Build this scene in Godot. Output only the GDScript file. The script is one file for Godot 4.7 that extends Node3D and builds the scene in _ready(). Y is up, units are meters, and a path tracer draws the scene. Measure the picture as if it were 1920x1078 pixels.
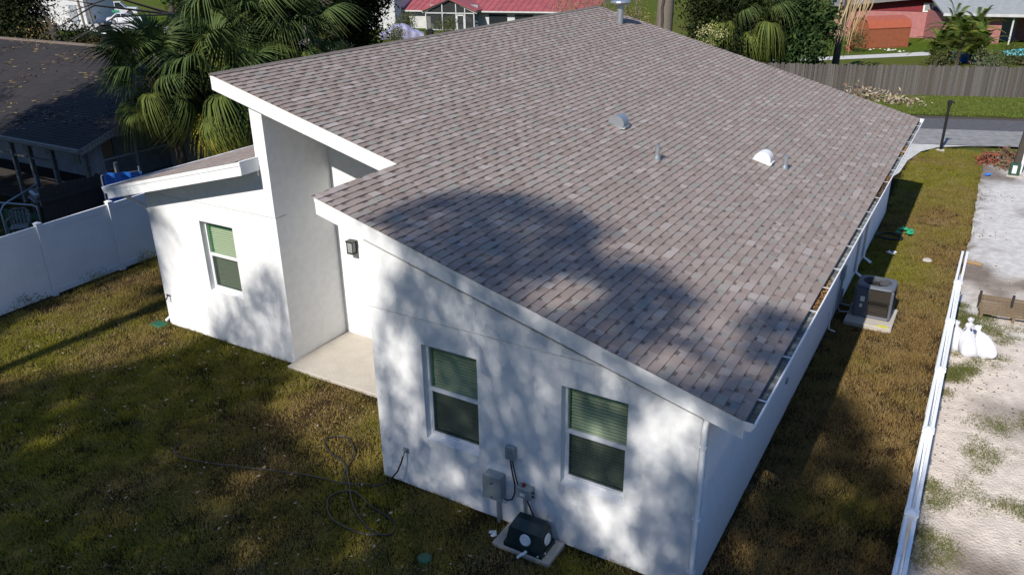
extends Node3D
# ---------------------------------------------------------------- house axes: x to the right along the rear wall, -z towards the street, y up
const XE := -1.7485      # eave edge of the big shed roof
const XR := -12.465      # its high edge
const XN := -8.159       # step in the rear edge
const ZN := -10.141
const ZF := -8.12
const ZFAR := -27.05
const YE := 2.858
const SL := 0.2732
const A0 := -15.243
const A1 := -11.346
const ZA := -10.23
const ZP := -11.817
const B0 := -7.379
const B1 := -2.159
const ZB := -8.203
var M := {}
var rng := RandomNumberGenerator.new()
var used := {}
var ntri := 0
var lawn_noise := FastNoiseLite.new()
var fine_noise := FastNoiseLite.new()

func _ready():
	# ---- camera, sky, sun, exposure
	var cam := Camera3D.new(); cam.name = "camera"; add_child(cam)
	cam.position = Vector3(0, 8, 0); cam.rotation_degrees = Vector3(-23.529, 30.829, -0.809)
	cam.fov = 39.401; cam.near = 0.1; cam.far = 900.0; cam.current = true
	var we := WorldEnvironment.new(); we.name = "world_environment"; add_child(we)
	var env := Environment.new(); we.environment = env
	env.background_mode = Environment.BG_SKY
	var sky := Sky.new(); var sm := ProceduralSkyMaterial.new()
	sm.sky_top_color = Color(0.38, 0.51, 0.71); sm.sky_horizon_color = Color(0.48, 0.58, 0.71); sm.sky_curve = 0.12
	sm.ground_bottom_color = Color(0.2, 0.19, 0.14); sm.ground_horizon_color = Color(0.3, 0.33, 0.3)
	sky.sky_material = sm; env.sky = sky
	env.background_energy_multiplier = 0.76
	env.tonemap_mode = Environment.TONE_MAPPER_LINEAR
	env.tonemap_exposure = 1.5
	env.sdfgi_enabled = true; env.ssao_enabled = true; env.ssil_enabled = true
	var sun := DirectionalLight3D.new(); sun.name = "sun"; add_child(sun)
	sun.light_energy = 1.25; sun.light_color = Color(1.0, 0.975, 0.94); sun.light_angular_distance = 0.6
	sun.shadow_enabled = true
	sun.look_at_from_position(Vector3.ZERO, Vector3(0.045, -0.84, -1.0), Vector3.UP)
	rng.seed = 71
	lawn_noise.seed = 5; lawn_noise.frequency = 0.22; lawn_noise.fractal_octaves = 4
	fine_noise.seed = 9; fine_noise.frequency = 1.7; fine_noise.fractal_octaves = 3
	materials()
	# ---- large structure
	setting()
	house()
	neighbour_house()
	far_buildings()
	fences()
	# ---- objects
	condenser()
	wall_equipment()
	yard_things()
	vehicles()
	palms()
	trees()
	rear_trees()
	grass()
	print("crown triangles ", ntri)

# ================================================================ helpers
func lin(r: float, g: float, b: float) -> Color: return Color(r, g, b).linear_to_srgb()

func ntex(seed_: int, freq: float, lo: float, hi: float, size := 256, oct := 4, tint_lo := Color.WHITE, tint_hi := Color.WHITE) -> ImageTexture:
	var n := FastNoiseLite.new(); n.seed = seed_; n.frequency = freq; n.fractal_octaves = oct
	var d := n.get_seamless_image(size, size).get_data()
	var o := PackedByteArray(); o.resize(size * size * 3)
	for i in size * size:
		var t: float = d[i] / 255.0
		var v: float = lo + (hi - lo) * t
		var c := tint_lo.lerp(tint_hi, t)
		o[i * 3] = int(clampf(v * c.r, 0, 1) * 255); o[i * 3 + 1] = int(clampf(v * c.g, 0, 1) * 255); o[i * 3 + 2] = int(clampf(v * c.b, 0, 1) * 255)
	var im := Image.create_from_data(size, size, false, Image.FORMAT_RGB8, o)
	im.generate_mipmaps()
	return ImageTexture.create_from_image(im)

func nrm(seed_: int, freq: float, strength: float, size := 256, oct := 4) -> ImageTexture:
	var n := FastNoiseLite.new(); n.seed = seed_; n.frequency = freq; n.fractal_octaves = oct
	var im := n.get_seamless_image(size, size); im.convert(Image.FORMAT_RGBA8)
	im.bump_map_to_normal_map(strength)
	return ImageTexture.create_from_image(im)

func mk(key: String, col: Color, rough := 0.8, o := {}) -> StandardMaterial3D:
	var m := StandardMaterial3D.new()
	m.albedo_color = col; m.roughness = rough; m.cull_mode = BaseMaterial3D.CULL_DISABLED
	if o.has("tex"):
		m.albedo_texture = o.tex; m.uv1_triplanar = true; m.uv1_world_triplanar = true
	if o.has("nrm"):
		m.normal_enabled = true; m.normal_texture = o.nrm; m.normal_scale = o.get("ns", 1.0); m.uv1_triplanar = true; m.uv1_world_triplanar = true
	if o.has("scale"): m.uv1_scale = Vector3.ONE * float(o.scale)
	if o.get("vc", false): m.vertex_color_use_as_albedo = true
	m.metallic = o.get("metal", 0.0)
	if o.has("spec"): m.metallic_specular = o.spec
	if o.has("alpha"):
		m.transparency = BaseMaterial3D.TRANSPARENCY_ALPHA; m.albedo_color.a = o.alpha
	if o.has("back"):
		m.backlight_enabled = true; m.backlight = o.back
	M[key] = m
	return m

func st() -> SurfaceTool:
	var s := SurfaceTool.new(); s.begin(Mesh.PRIMITIVE_TRIANGLES); s.set_smooth_group(-1); s.set_color(Color.WHITE)
	return s

func numbered(called: String) -> String:
	if not used.has(called):
		used[called] = 0; return called
	used[called] += 1
	return "%s_%03d" % [called, used[called]]

func done(s: SurfaceTool) -> ArrayMesh:
	s.generate_normals()
	return s.commit()

func part(called: String, s, m: Material, parent: Node, label := "") -> MeshInstance3D:
	var o := MeshInstance3D.new(); o.name = called
	o.mesh = done(s) if s is SurfaceTool else s
	o.material_override = m
	parent.add_child(o, true)
	if label != "": o.set_meta("label", label)
	return o

func thing(called: String, label: String, category: String, at := Vector3.ZERO, turn := 0.0, group := "") -> Node3D:
	var o := Node3D.new(); o.name = numbered(called); add_child(o)
	o.position = at; o.rotation.y = turn
	o.set_meta("label", label); o.set_meta("category", category)
	if group != "": o.set_meta("group", group)
	return o

func single(called: String, label: String, category: String, s, m: Material, at := Vector3.ZERO, turn := 0.0, group := "") -> MeshInstance3D:
	var o := part(numbered(called), s, m, self)
	o.position = at; o.rotation.y = turn
	o.set_meta("label", label); o.set_meta("category", category)
	if group != "": o.set_meta("group", group)
	return o

func struct(called: String, s, m: Material) -> MeshInstance3D:
	var o := part(numbered(called), s, m, self); o.set_meta("kind", "structure")
	return o

func tri(s: SurfaceTool, a: Vector3, b: Vector3, c: Vector3, cen = null):
	var n := (c - a).cross(b - a)
	if cen != null and n.dot((a + b + c) / 3.0 - cen) < 0:
		s.add_vertex(a); s.add_vertex(c); s.add_vertex(b)
	else:
		s.add_vertex(a); s.add_vertex(b); s.add_vertex(c)

func quad(s: SurfaceTool, a: Vector3, b: Vector3, c: Vector3, d: Vector3, cen = null):
	tri(s, a, b, c, cen); tri(s, a, c, d, cen)

func hexa(s: SurfaceTool, p: Array):   # p[0..3] one face round, p[4..7] the opposite face
	var cen := Vector3.ZERO
	for v in p: cen += v / 8.0
	for f in [[0, 1, 2, 3], [4, 5, 6, 7], [0, 1, 5, 4], [1, 2, 6, 5], [2, 3, 7, 6], [3, 0, 4, 7]]:
		quad(s, p[f[0]], p[f[1]], p[f[2]], p[f[3]], cen)

func box(s: SurfaceTool, c: Vector3, sz: Vector3, b := Basis()):
	var h := sz * 0.5
	var p := []
	for q in [[-1, -1, -1], [1, -1, -1], [1, -1, 1], [-1, -1, 1], [-1, 1, -1], [1, 1, -1], [1, 1, 1], [-1, 1, 1]]:
		p.append(c + b * Vector3(h.x * q[0], h.y * q[1], h.z * q[2]))
	hexa(s, p)

func bx(s: SurfaceTool, x0: float, x1: float, y0: float, y1: float, z0: float, z1: float):
	box(s, Vector3((x0 + x1) / 2, (y0 + y1) / 2, (z0 + z1) / 2), Vector3(absf(x1 - x0), absf(y1 - y0), absf(z1 - z0)))

func cbox(s: SurfaceTool, c: Vector3, sz: Vector3, ch: float, b := Basis()):   # box with chamfered edges
	var h := sz * 0.5
	var vert := func(sg: Array, ax: int) -> Vector3:
		var v := Vector3(sg[0] * (h.x - ch), sg[1] * (h.y - ch), sg[2] * (h.z - ch))
		v[ax] = sg[ax] * h[ax]
		return c + b * v
	for ax in 3:
		var i := (ax + 1) % 3
		var j := (ax + 2) % 3
		for sa in [-1, 1]:
			var q := []
			for w in [[-1, -1], [1, -1], [1, 1], [-1, 1]]:
				var g := [0, 0, 0]; g[ax] = sa; g[i] = w[0]; g[j] = w[1]
				q.append(vert.call(g, ax))
			quad(s, q[0], q[1], q[2], q[3], c)
			for sb in [-1, 1]:
				var g1 := [0, 0, 0]; g1[ax] = sa; g1[i] = sb; g1[j] = -1
				var g2 := [0, 0, 0]; g2[ax] = sa; g2[i] = sb; g2[j] = 1
				quad(s, vert.call(g1, ax), vert.call(g2, ax), vert.call(g2, i), vert.call(g1, i), c)
	for sx in [-1, 1]:
		for sy in [-1, 1]:
			for sz_ in [-1, 1]:
				var g := [sx, sy, sz_]
				tri(s, vert.call(g, 0), vert.call(g, 1), vert.call(g, 2), c)

func tube(s: SurfaceTool, pts: Array, rad, n := 8, caps := true):
	s.set_smooth_group(0)
	var rings := []
	var side := Vector3.ZERO
	for i in pts.size():
		var d: Vector3 = (pts[mini(i + 1, pts.size() - 1)] - pts[maxi(i - 1, 0)])
		d = d.normalized() if d.length() > 1e-6 else Vector3.UP
		if side == Vector3.ZERO or absf(side.dot(d)) > 0.98:
			side = (Vector3.UP if absf(d.y) < 0.9 else Vector3.RIGHT).cross(d).normalized()
		side = (side - d * side.dot(d)).normalized()
		var up := d.cross(side)
		var r: float = rad if not (rad is Array) else rad[i]
		var ring := []
		for k in n:
			var a := TAU * k / n
			ring.append(pts[i] + (side * cos(a) + up * sin(a)) * r)
		rings.append(ring)
	for i in rings.size() - 1:
		for k in n:
			var k2 := (k + 1) % n
			s.add_vertex(rings[i][k]); s.add_vertex(rings[i][k2]); s.add_vertex(rings[i + 1][k2])
			s.add_vertex(rings[i][k]); s.add_vertex(rings[i + 1][k2]); s.add_vertex(rings[i + 1][k])
	s.set_smooth_group(-1)
	if caps:
		for e in [0, rings.size() - 1]:
			for k in range(1, n - 1): tri(s, rings[e][0], rings[e][k], rings[e][k + 1])

func cyl(s: SurfaceTool, a: Vector3, b: Vector3, r: float, n := 12): tube(s, [a, b], r, n)

func lathe(s: SurfaceTool, prof: Array, n := 16, b := Basis(), o := Vector3.ZERO):   # profile of Vector2(radius, height)
	for i in prof.size() - 1:
		for k in n:
			var a0 := TAU * k / n
			var a1 := TAU * (k + 1) / n
			var p := func(q: Vector2, a: float) -> Vector3: return o + b * Vector3(cos(a) * q.x, q.y, sin(a) * q.x)
			quad(s, p.call(prof[i], a0), p.call(prof[i + 1], a0), p.call(prof[i + 1], a1), p.call(prof[i], a1))

func prism(s: SurfaceTool, poly: Array, ext: Vector3):   # convex or star-shaped polygon (Vector3 list) pushed along ext
	var cen := Vector3.ZERO
	for v in poly: cen += v / float(poly.size())
	var mid := cen + ext * 0.5
	for i in poly.size():
		var a: Vector3 = poly[i]
		var b: Vector3 = poly[(i + 1) % poly.size()]
		tri(s, cen, a, b, mid); tri(s, cen + ext, a + ext, b + ext, mid)
		quad(s, a, b, b + ext, a + ext, mid)

func roof_y(x: float) -> float: return YE + SL * (XE - x)

# a sheet on a grid; f(x, z) -> height, c(x, z) -> colour
func sheet(x0: float, x1: float, z0: float, z1: float, step: float, f: Callable, c: Callable) -> SurfaceTool:
	var s := st(); s.set_smooth_group(0)
	var nx := maxi(1, int(ceil((x1 - x0) / step)))
	var nz := maxi(1, int(ceil((z1 - z0) / step)))
	for i in nx + 1:
		for j in nz + 1:
			var x := lerpf(x0, x1, float(i) / nx)
			var z := lerpf(z0, z1, float(j) / nz)
			s.set_color(c.call(x, z)); s.add_vertex(Vector3(x, f.call(x, z), z))
	for i in nx:
		for j in nz:
			var a := i * (nz + 1) + j
			for k in [a, a + nz + 1, a + 1, a + 1, a + nz + 1, a + nz + 2]: s.add_index(k)
	return s

# ================================================================ materials
func materials():
	var grain := ntex(1, 0.09, 0.80, 1.0, 256, 4)
	var coarse := ntex(2, 0.02, 0.86, 1.0, 256, 4)
	var granule := ntex(3, 0.25, 0.72, 1.0, 512, 3)
	var stucco_n := nrm(4, 0.16, 3.0, 512, 4)
	mk("stucco", lin(0.80, 0.805, 0.80), 0.85, {"tex": ntex(31, 0.012, 0.955, 1.0, 512, 5), "nrm": stucco_n, "ns": 0.55, "scale": 0.7})
	mk("trim", lin(0.80, 0.81, 0.81), 0.55, {"tex": ntex(32, 0.015, 0.95, 1.0, 256, 4), "scale": 0.4})
	mk("vinyl", lin(0.80, 0.81, 0.82), 0.38, {"tex": ntex(33, 0.01, 0.955, 1.0, 256, 4), "scale": 0.3})
	mk("soffit", lin(0.74, 0.75, 0.75), 0.7)
	mk("shingle", Color.WHITE, 0.95, {"tex": granule, "scale": 3.0, "vc": true, "nrm": nrm(5, 0.3, 4.0, 256, 3), "ns": 0.6})
	mk("old_shingle", Color.WHITE, 0.95, {"tex": granule, "scale": 1.5, "vc": true})
	mk("deck", lin(0.1, 0.09, 0.08), 0.95)
	mk("drip", lin(0.62, 0.63, 0.63), 0.5, {"metal": 0.2})
	mk("galvanised", lin(0.50, 0.54, 0.57), 0.38, {"metal": 0.7, "tex": ntex(34, 0.05, 0.85, 1.0), "scale": 4.0})
	mk("grey_box", lin(0.33, 0.37, 0.37), 0.5, {"tex": grain, "scale": 3.0})
	mk("pvc_grey", lin(0.22, 0.24, 0.26), 0.5)
	mk("black_rubber", lin(0.012, 0.012, 0.013), 0.45)
	mk("dark_green_plastic", lin(0.012, 0.028, 0.027), 0.42, {"tex": grain, "scale": 2.0})
	mk("white_plastic", lin(0.72, 0.73, 0.72), 0.45)
	mk("red_plastic", lin(0.25, 0.02, 0.02), 0.3)
	mk("concrete", lin(0.46, 0.42, 0.36), 0.9, {"tex": ntex(35, 0.015, 0.92, 1.0, 512, 6), "scale": 0.23, "nrm": nrm(6, 0.3, 1.5), "ns": 0.4})
	mk("pale_concrete", lin(0.52, 0.51, 0.48), 0.9, {"tex": ntex(36, 0.02, 0.88, 1.0, 512, 5), "scale": 0.2})
	mk("glass", lin(0.012, 0.17, 0.04), 0.03, {"alpha": 0.42, "spec": 0.35})
	mk("screen_mesh", lin(0.035, 0.04, 0.04), 0.9, {"alpha": 0.52})
	mk("blind", lin(0.78, 0.80, 0.62), 0.6)
	mk("dark_void", lin(0.02, 0.02, 0.02), 0.95)
	mk("lawn", Color.WHITE, 1.0, {"spec": 0.08, "tex": ntex(37, 0.12, 0.62, 1.0, 512, 4), "scale": 0.63, "vc": true, "nrm": nrm(7, 0.2, 3.0, 512, 4), "ns": 0.5})
	mk("sand", Color.WHITE, 1.0, {"tex": ntex(38, 0.03, 0.84, 1.0, 512, 6), "scale": 0.21, "vc": true, "nrm": nrm(8, 0.15, 4.0, 512, 4), "ns": 0.5})
	mk("blade", Color.WHITE, 0.95, {"vc": true, "spec": 0.08, "back": Color(0.05, 0.05, 0.01)})
	mk("asphalt", lin(0.10, 0.10, 0.105), 0.92, {"tex": ntex(39, 0.03, 0.75, 1.0, 512, 5), "scale": 0.25})
	mk("worn_asphalt", lin(0.27, 0.265, 0.26), 0.92, {"tex": ntex(40, 0.02, 0.78, 1.0, 512, 5), "scale": 0.2})
	mk("dirt", lin(0.085, 0.065, 0.05), 1.0, {"tex": ntex(41, 0.06, 0.6, 1.0, 512, 5), "scale": 0.5})
	mk("old_wood", Color.WHITE, 0.9, {"vc": true, "tex": ntex(42, 0.05, 0.7, 1.0, 256, 5), "scale": 1.2})
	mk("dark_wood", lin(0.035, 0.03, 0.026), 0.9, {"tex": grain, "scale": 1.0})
	mk("bark", lin(0.14, 0.115, 0.09), 0.95, {"tex": ntex(43, 0.06, 0.45, 1.0, 256, 4), "scale": 1.4, "nrm": nrm(10, 0.1, 6.0), "ns": 1.0})
	mk("palm_bark", lin(0.15, 0.12, 0.085), 0.95, {"tex": ntex(44, 0.08, 0.45, 1.0, 256, 4), "scale": 2.0, "nrm": nrm(11, 0.12, 6.0), "ns": 1.0})
	mk("pale_bark", lin(0.30, 0.25, 0.20), 0.95, {"tex": ntex(45, 0.06, 0.55, 1.0, 256, 4), "scale": 1.6, "nrm": nrm(12, 0.1, 6.0), "ns": 1.0})
	mk("leaf", Color.WHITE, 0.7, {"vc": true, "spec": 0.25, "back": Color(0.08, 0.12, 0.02)})
	mk("dry_leaf", Color.WHITE, 0.8, {"vc": true})
	mk("house_grey", lin(0.30, 0.33, 0.36), 0.85, {"tex": coarse, "scale": 0.4})
	mk("house_white", lin(0.60, 0.61, 0.60), 0.8, {"tex": coarse, "scale": 0.3})
	mk("pink_wall", lin(0.42, 0.17, 0.165), 0.85, {"tex": coarse, "scale": 0.5})
	mk("crimson_wall", lin(0.21, 0.018, 0.025), 0.8, {"tex": coarse, "scale": 0.5})
	mk("red_roof", lin(0.36, 0.085, 0.085), 0.6, {"tex": ntex(46, 0.02, 0.8, 1.0, 256, 5), "scale": 0.15})
	mk("grey_roof", lin(0.30, 0.32, 0.32), 0.85, {"tex": coarse, "scale": 0.3})
	mk("orange_metal", lin(0.34, 0.105, 0.048), 0.55, {"tex": coarse, "scale": 0.6})
	mk("orange_roof", lin(0.40, 0.10, 0.045), 0.5, {"tex": coarse, "scale": 0.6})
	mk("black_metal", lin(0.012, 0.012, 0.012), 0.4)
	mk("ac_grey", lin(0.135, 0.15, 0.18), 0.45, {"tex": grain, "scale": 2.0})
	mk("ac_dark", lin(0.045, 0.04, 0.036), 0.6, {"metal": 0.3})
	mk("ac_coil", lin(0.06, 0.048, 0.036), 0.6, {"metal": 0.5})
	mk("blue_tarp", lin(0.025, 0.17, 0.62), 0.35, {"tex": grain, "scale": 0.8})
	mk("lilac_tarp", lin(0.34, 0.33, 0.48), 0.5, {"tex": grain, "scale": 0.5})
	mk("white_paint", lin(0.75, 0.76, 0.77), 0.2, {"spec": 0.6})
	mk("car_glass", lin(0.02, 0.025, 0.03), 0.05)
	mk("tyre", lin(0.02, 0.02, 0.02), 0.8)
	mk("chrome", lin(0.5, 0.5, 0.5), 0.25, {"metal": 0.9})
	mk("bag", lin(0.74, 0.74, 0.78), 0.6, {"tex": grain, "scale": 3.0})
	mk("pallet_wood", lin(0.30, 0.21, 0.12), 0.9, {"tex": ntex(47, 0.06, 0.6, 1.0), "scale": 2.0})
	mk("green_paint", lin(0.02, 0.06, 0.035), 0.5)
	mk("lid_green", lin(0.02, 0.10, 0.05), 0.5)
	mk("yellow_paint", lin(0.55, 0.55, 0.03), 0.5)
	mk("blue_plastic", lin(0.03, 0.18, 0.6), 0.4)
	mk("teal_plastic", lin(0.10, 0.45, 0.50), 0.4)
	mk("sign_green", lin(0.02, 0.30, 0.14), 0.5)
	mk("tan", lin(0.36, 0.22, 0.10), 0.8)
	mk("terracotta", lin(0.40, 0.10, 0.06), 0.8)
	mk("weathered_white", lin(0.42, 0.42, 0.40), 0.75, {"tex": ntex(48, 0.05, 0.3, 1.0, 256, 5), "scale": 1.2})
	mk("trough", lin(0.36, 0.38, 0.37), 0.8, {"tex": ntex(49, 0.03, 0.45, 1.0, 256, 5), "scale": 0.8})  # grey carries the shade inside the gutter as well as its grime
	mk("metal_grey", lin(0.30, 0.32, 0.34), 0.4, {"metal": 0.6})

# ================================================================ ground, lawn, sand lot, street
func sd(a: float, b: float, y := 0.0) -> Vector3:   # street frame: a along the street, b away from the house
	return Vector3(0, y, -37.3) + Vector3(0.951, 0, -0.309) * a + Vector3(-0.309, 0, -0.951) * b

func brown(x: float, z: float) -> float:   # 0 green turf .. 1 dead brown turf
	var v := lawn_noise.get_noise_2d(x, z) * 1.3 + 0.35
	if x > -3.0:
		v += 0.8 * smoothstep(-22.0, -15.0, z) - 0.30 * smoothstep(-24.0, -33.0, z)
		v += 1.0 * exp(-pow((x + 0.75) / 0.85, 2.0) - pow((z + 26.6) / 1.1, 2.0))
		v += 0.9 * exp(-pow((x + 0.5) / 0.8, 2.0) - pow((z + 23.2) / 0.8, 2.0))
	else:
		v += 0.35 * smoothstep(-9.5, -7.0, z) * smoothstep(-11.0, -6.0, x) - 0.22
	return clampf(v, 0.0, 1.0)

func turf(x: float, z: float) -> Color:
	var g := Color(0.195, 0.182, 0.028)
	var b := Color(0.24, 0.16, 0.065)
	return g.lerp(b, brown(x, z))

func setting():
	# the base terrain reaches past the horizon line of the picture
	var far_col := func(x: float, z: float) -> Color:
		var n := lawn_noise.get_noise_2d(x * 0.15, z * 0.15)
		return Color(0.10, 0.155, 0.022).lerp(Color(0.15, 0.14, 0.045), clampf(n + 0.35, 0, 1))
	struct("ground", sheet(-260, 160, -330, 60, 5.0, func(_x, _z): return -0.08, far_col), M.lawn)
	var lawn_h := func(x: float, z: float) -> float: return 0.012 * fine_noise.get_noise_2d(x, z) + 0.02 * lawn_noise.get_noise_2d(x, z) - 0.012
	var soil := func(x: float, z: float) -> Color: return Color(0.035, 0.033, 0.014).lerp(Color(0.055, 0.038, 0.022), brown(x, z))
	struct("lawn", sheet(-19.2, 0.34, -36.2, 4, 0.3, lawn_h, soil), M.lawn)
	# yard of the neighbour
	struct("neighbour_yard", sheet(-60, -19.2, -36.2, 4, 1.0, func(_x, _z): return -0.02, func(x, z): return Color(0.045, 0.04, 0.022).lerp(Color(0.06, 0.065, 0.02), clampf(lawn_noise.get_noise_2d(x, z) + 0.5, 0, 1))), M.lawn)
	# sandy lot, ragged edge against the turf
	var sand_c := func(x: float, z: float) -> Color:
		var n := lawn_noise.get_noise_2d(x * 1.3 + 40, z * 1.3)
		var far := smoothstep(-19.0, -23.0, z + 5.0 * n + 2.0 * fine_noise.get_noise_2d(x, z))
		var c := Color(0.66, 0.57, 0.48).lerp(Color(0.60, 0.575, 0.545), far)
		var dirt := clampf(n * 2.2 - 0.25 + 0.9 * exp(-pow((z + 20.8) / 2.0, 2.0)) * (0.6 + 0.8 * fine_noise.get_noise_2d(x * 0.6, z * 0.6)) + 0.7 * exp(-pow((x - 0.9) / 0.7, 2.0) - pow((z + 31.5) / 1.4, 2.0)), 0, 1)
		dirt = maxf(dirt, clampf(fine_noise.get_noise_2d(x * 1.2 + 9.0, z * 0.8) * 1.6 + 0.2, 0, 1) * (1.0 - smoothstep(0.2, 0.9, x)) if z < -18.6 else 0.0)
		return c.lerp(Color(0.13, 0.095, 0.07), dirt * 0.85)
	var sh := func(x: float, z: float) -> float: return 0.022 + 0.02 * lawn_noise.get_noise_2d(x * 2.0, z * 2.0) + 0.008 * fine_noise.get_noise_2d(x, z)
	var s := st(); s.set_smooth_group(0)
	var nz := 150
	var nx := 56
	for j in nz + 1:
		var z := lerpf(-36.0, 3.0, float(j) / nz)
		var xl := 0.16 if z > -18.4 else 0.22 + 0.07 * lawn_noise.get_noise_2d(7.0, z * 1.6) + 0.05 * fine_noise.get_noise_2d(3.0, z)
		for i in nx + 1:
			var t := float(i) / nx
			var x := lerpf(xl, 16.0, t * t * 0.55 + t * 0.45)
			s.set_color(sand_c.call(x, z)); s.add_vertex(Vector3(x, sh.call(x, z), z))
	for j in nz:
		for i in nx:
			var a := j * (nx + 1) + i
			for k in [a, a + 1, a + nx + 1, a + 1, a + nx + 2, a + nx + 1]: s.add_index(k)
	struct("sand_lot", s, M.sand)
	# street: worn near lane, dark far lane, dirt strip, verge
	s = st(); quad(s, sd(-90, 0, 0.03), sd(70, 0, 0.03), sd(70, 3.0, 0.03), sd(-90, 3.0, 0.03)); struct("road_shoulder", s, M.worn_asphalt)
	s = st(); quad(s, sd(-90, 2.6, 0.026), sd(70, 2.6, 0.026), sd(70, 5.4, 0.026), sd(-90, 5.4, 0.026)); struct("road", s, M.asphalt)
	s = st(); quad(s, sd(-90, 5.2, 0.022), sd(70, 5.2, 0.022), sd(70, 6.6, 0.022), sd(-90, 6.6, 0.022)); struct("dirt_verge", s, M.dirt)
	s = st(); s.set_smooth_group(0)
	for i in 161:
		for j in 14:
			var a := -80.0 + i
			var b := 6.0 + j * 0.42 + (0.16 * fine_noise.get_noise_2d(a * 1.3, 5.0) if j == 0 else 0.0)
			var p := sd(a, b, 0.035 + 0.05 * minf(1.0, j * 0.5) + 0.02 * fine_noise.get_noise_2d(a, b))
			s.set_color(Color(0.075, 0.112, 0.015).lerp(Color(0.112, 0.112, 0.03), clampf(lawn_noise.get_noise_2d(p.x, p.z) + 0.3, 0, 1))); s.add_vertex(p)
	for i in 160:
		for j in 13:
			var a := i * 14 + j
			for k in [a, a + 14, a + 1, a + 1, a + 14, a + 15]: s.add_index(k)
	struct("grass_verge", s, M.lawn)
	# side street far left and the lawn round it
	s = st(); quad(s, Vector3(-30, 0.0, -43.5), Vector3(-110, 0.0, -55.0), Vector3(-110, 0.0, -60.5), Vector3(-30, 0.0, -52.5)); struct("side_street", s, M.worn_asphalt)
	s = st(); quad(s, Vector3(-66, 0.03, -47.5), Vector3(-120, 0.03, -56), Vector3(-120, 0.03, -62.5), Vector3(-70, 0.03, -56.5)); struct("parking_apron", s, M.pale_concrete)
	# garden path behind the board fence
	s = st(); quad(s, Vector3(-13.5, -0.05, -57.6), Vector3(-3.6, -0.05, -66.6), Vector3(-4.6, -0.05, -68.0), Vector3(-14.3, -0.05, -58.8)); struct("garden_path", s, M.pale_concrete)
	# driveway flare on the right side of the house front
	s = st()
	var edge := [Vector3(-2.9, 0.036, -28.6), Vector3(-2.35, 0.036, -31.5), Vector3(-2.3, 0.036, -33.4), Vector3(-2.0, 0.036, -35.2), Vector3(-1.5, 0.036, -36.2), Vector3(-0.6, 0.036, -36.9), Vector3(0.4, 0.036, -37.3)]
	for i in edge.size() - 1:
		var a: Vector3 = edge[i]
		var b: Vector3 = edge[i + 1]
		quad(s, a, b, Vector3(-8.5, 0.036, b.z + 0.309 * (b.x + 8.5) * smoothstep(-30.0, -36.0, b.z)), Vector3(-8.5, 0.036, a.z + 0.309 * (a.x + 8.5) * smoothstep(-30.0, -36.0, a.z)))
	struct("driveway", s, M.pale_concrete)
	# patio slab in the recess
	s = st(); cbox(s, Vector3((A1 + B0) / 2, -0.02, (ZP - 10.0) / 2), Vector3(B0 - A1 - 0.004, 0.16, -10.0 - ZP), 0.012); struct("patio_slab", s, M.concrete)

# ================================================================ the white house
# a wall in the plane z = zf (outside towards +z), from y0 up to top(x), with rectangular openings [x0, x1, y0, y1]
func wall_z(s: SurfaceTool, x0: float, x1: float, y0: float, top: Callable, zf: float, th: float, holes: Array, cuts := []):
	var xs := [x0, x1] + cuts
	for h in holes: xs += [h[0], h[1]]
	xs.sort()
	for i in xs.size() - 1:
		var a: float = xs[i]
		var b: float = xs[i + 1]
		if b - a < 1e-4: continue
		var segs := [[y0, -1.0]]
		for h in holes:
			if h[0] <= a + 1e-4 and h[1] >= b - 1e-4: segs = [[y0, h[2]], [h[3], -1.0]]
		for g in segs:
			var ta: float = top.call(a) if g[1] < 0 else g[1]
			var tb: float = top.call(b) if g[1] < 0 else g[1]
			for z in [zf, zf - th]:
				quad(s, Vector3(a, g[0], z), Vector3(b, g[0], z), Vector3(b, tb, z), Vector3(a, ta, z))
	for x in [x0, x1]:
		quad(s, Vector3(x, y0, zf), Vector3(x, y0, zf - th), Vector3(x, top.call(x), zf - th), Vector3(x, top.call(x), zf))
	for i in xs.size() - 1:
		var a: float = xs[i]
		var b: float = xs[i + 1]
		quad(s, Vector3(a, top.call(a), zf), Vector3(b, top.call(b), zf), Vector3(b, top.call(b), zf - th), Vector3(a, top.call(a), zf - th))
	for h in holes:
		for x in [h[0], h[1]]: quad(s, Vector3(x, h[2], zf), Vector3(x, h[3], zf), Vector3(x, h[3], zf - th), Vector3(x, h[2], zf - th))
		for y in [h[2], h[3]]: quad(s, Vector3(h[0], y, zf), Vector3(h[1], y, zf), Vector3(h[1], y, zf - th), Vector3(h[0], y, zf - th))

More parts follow.
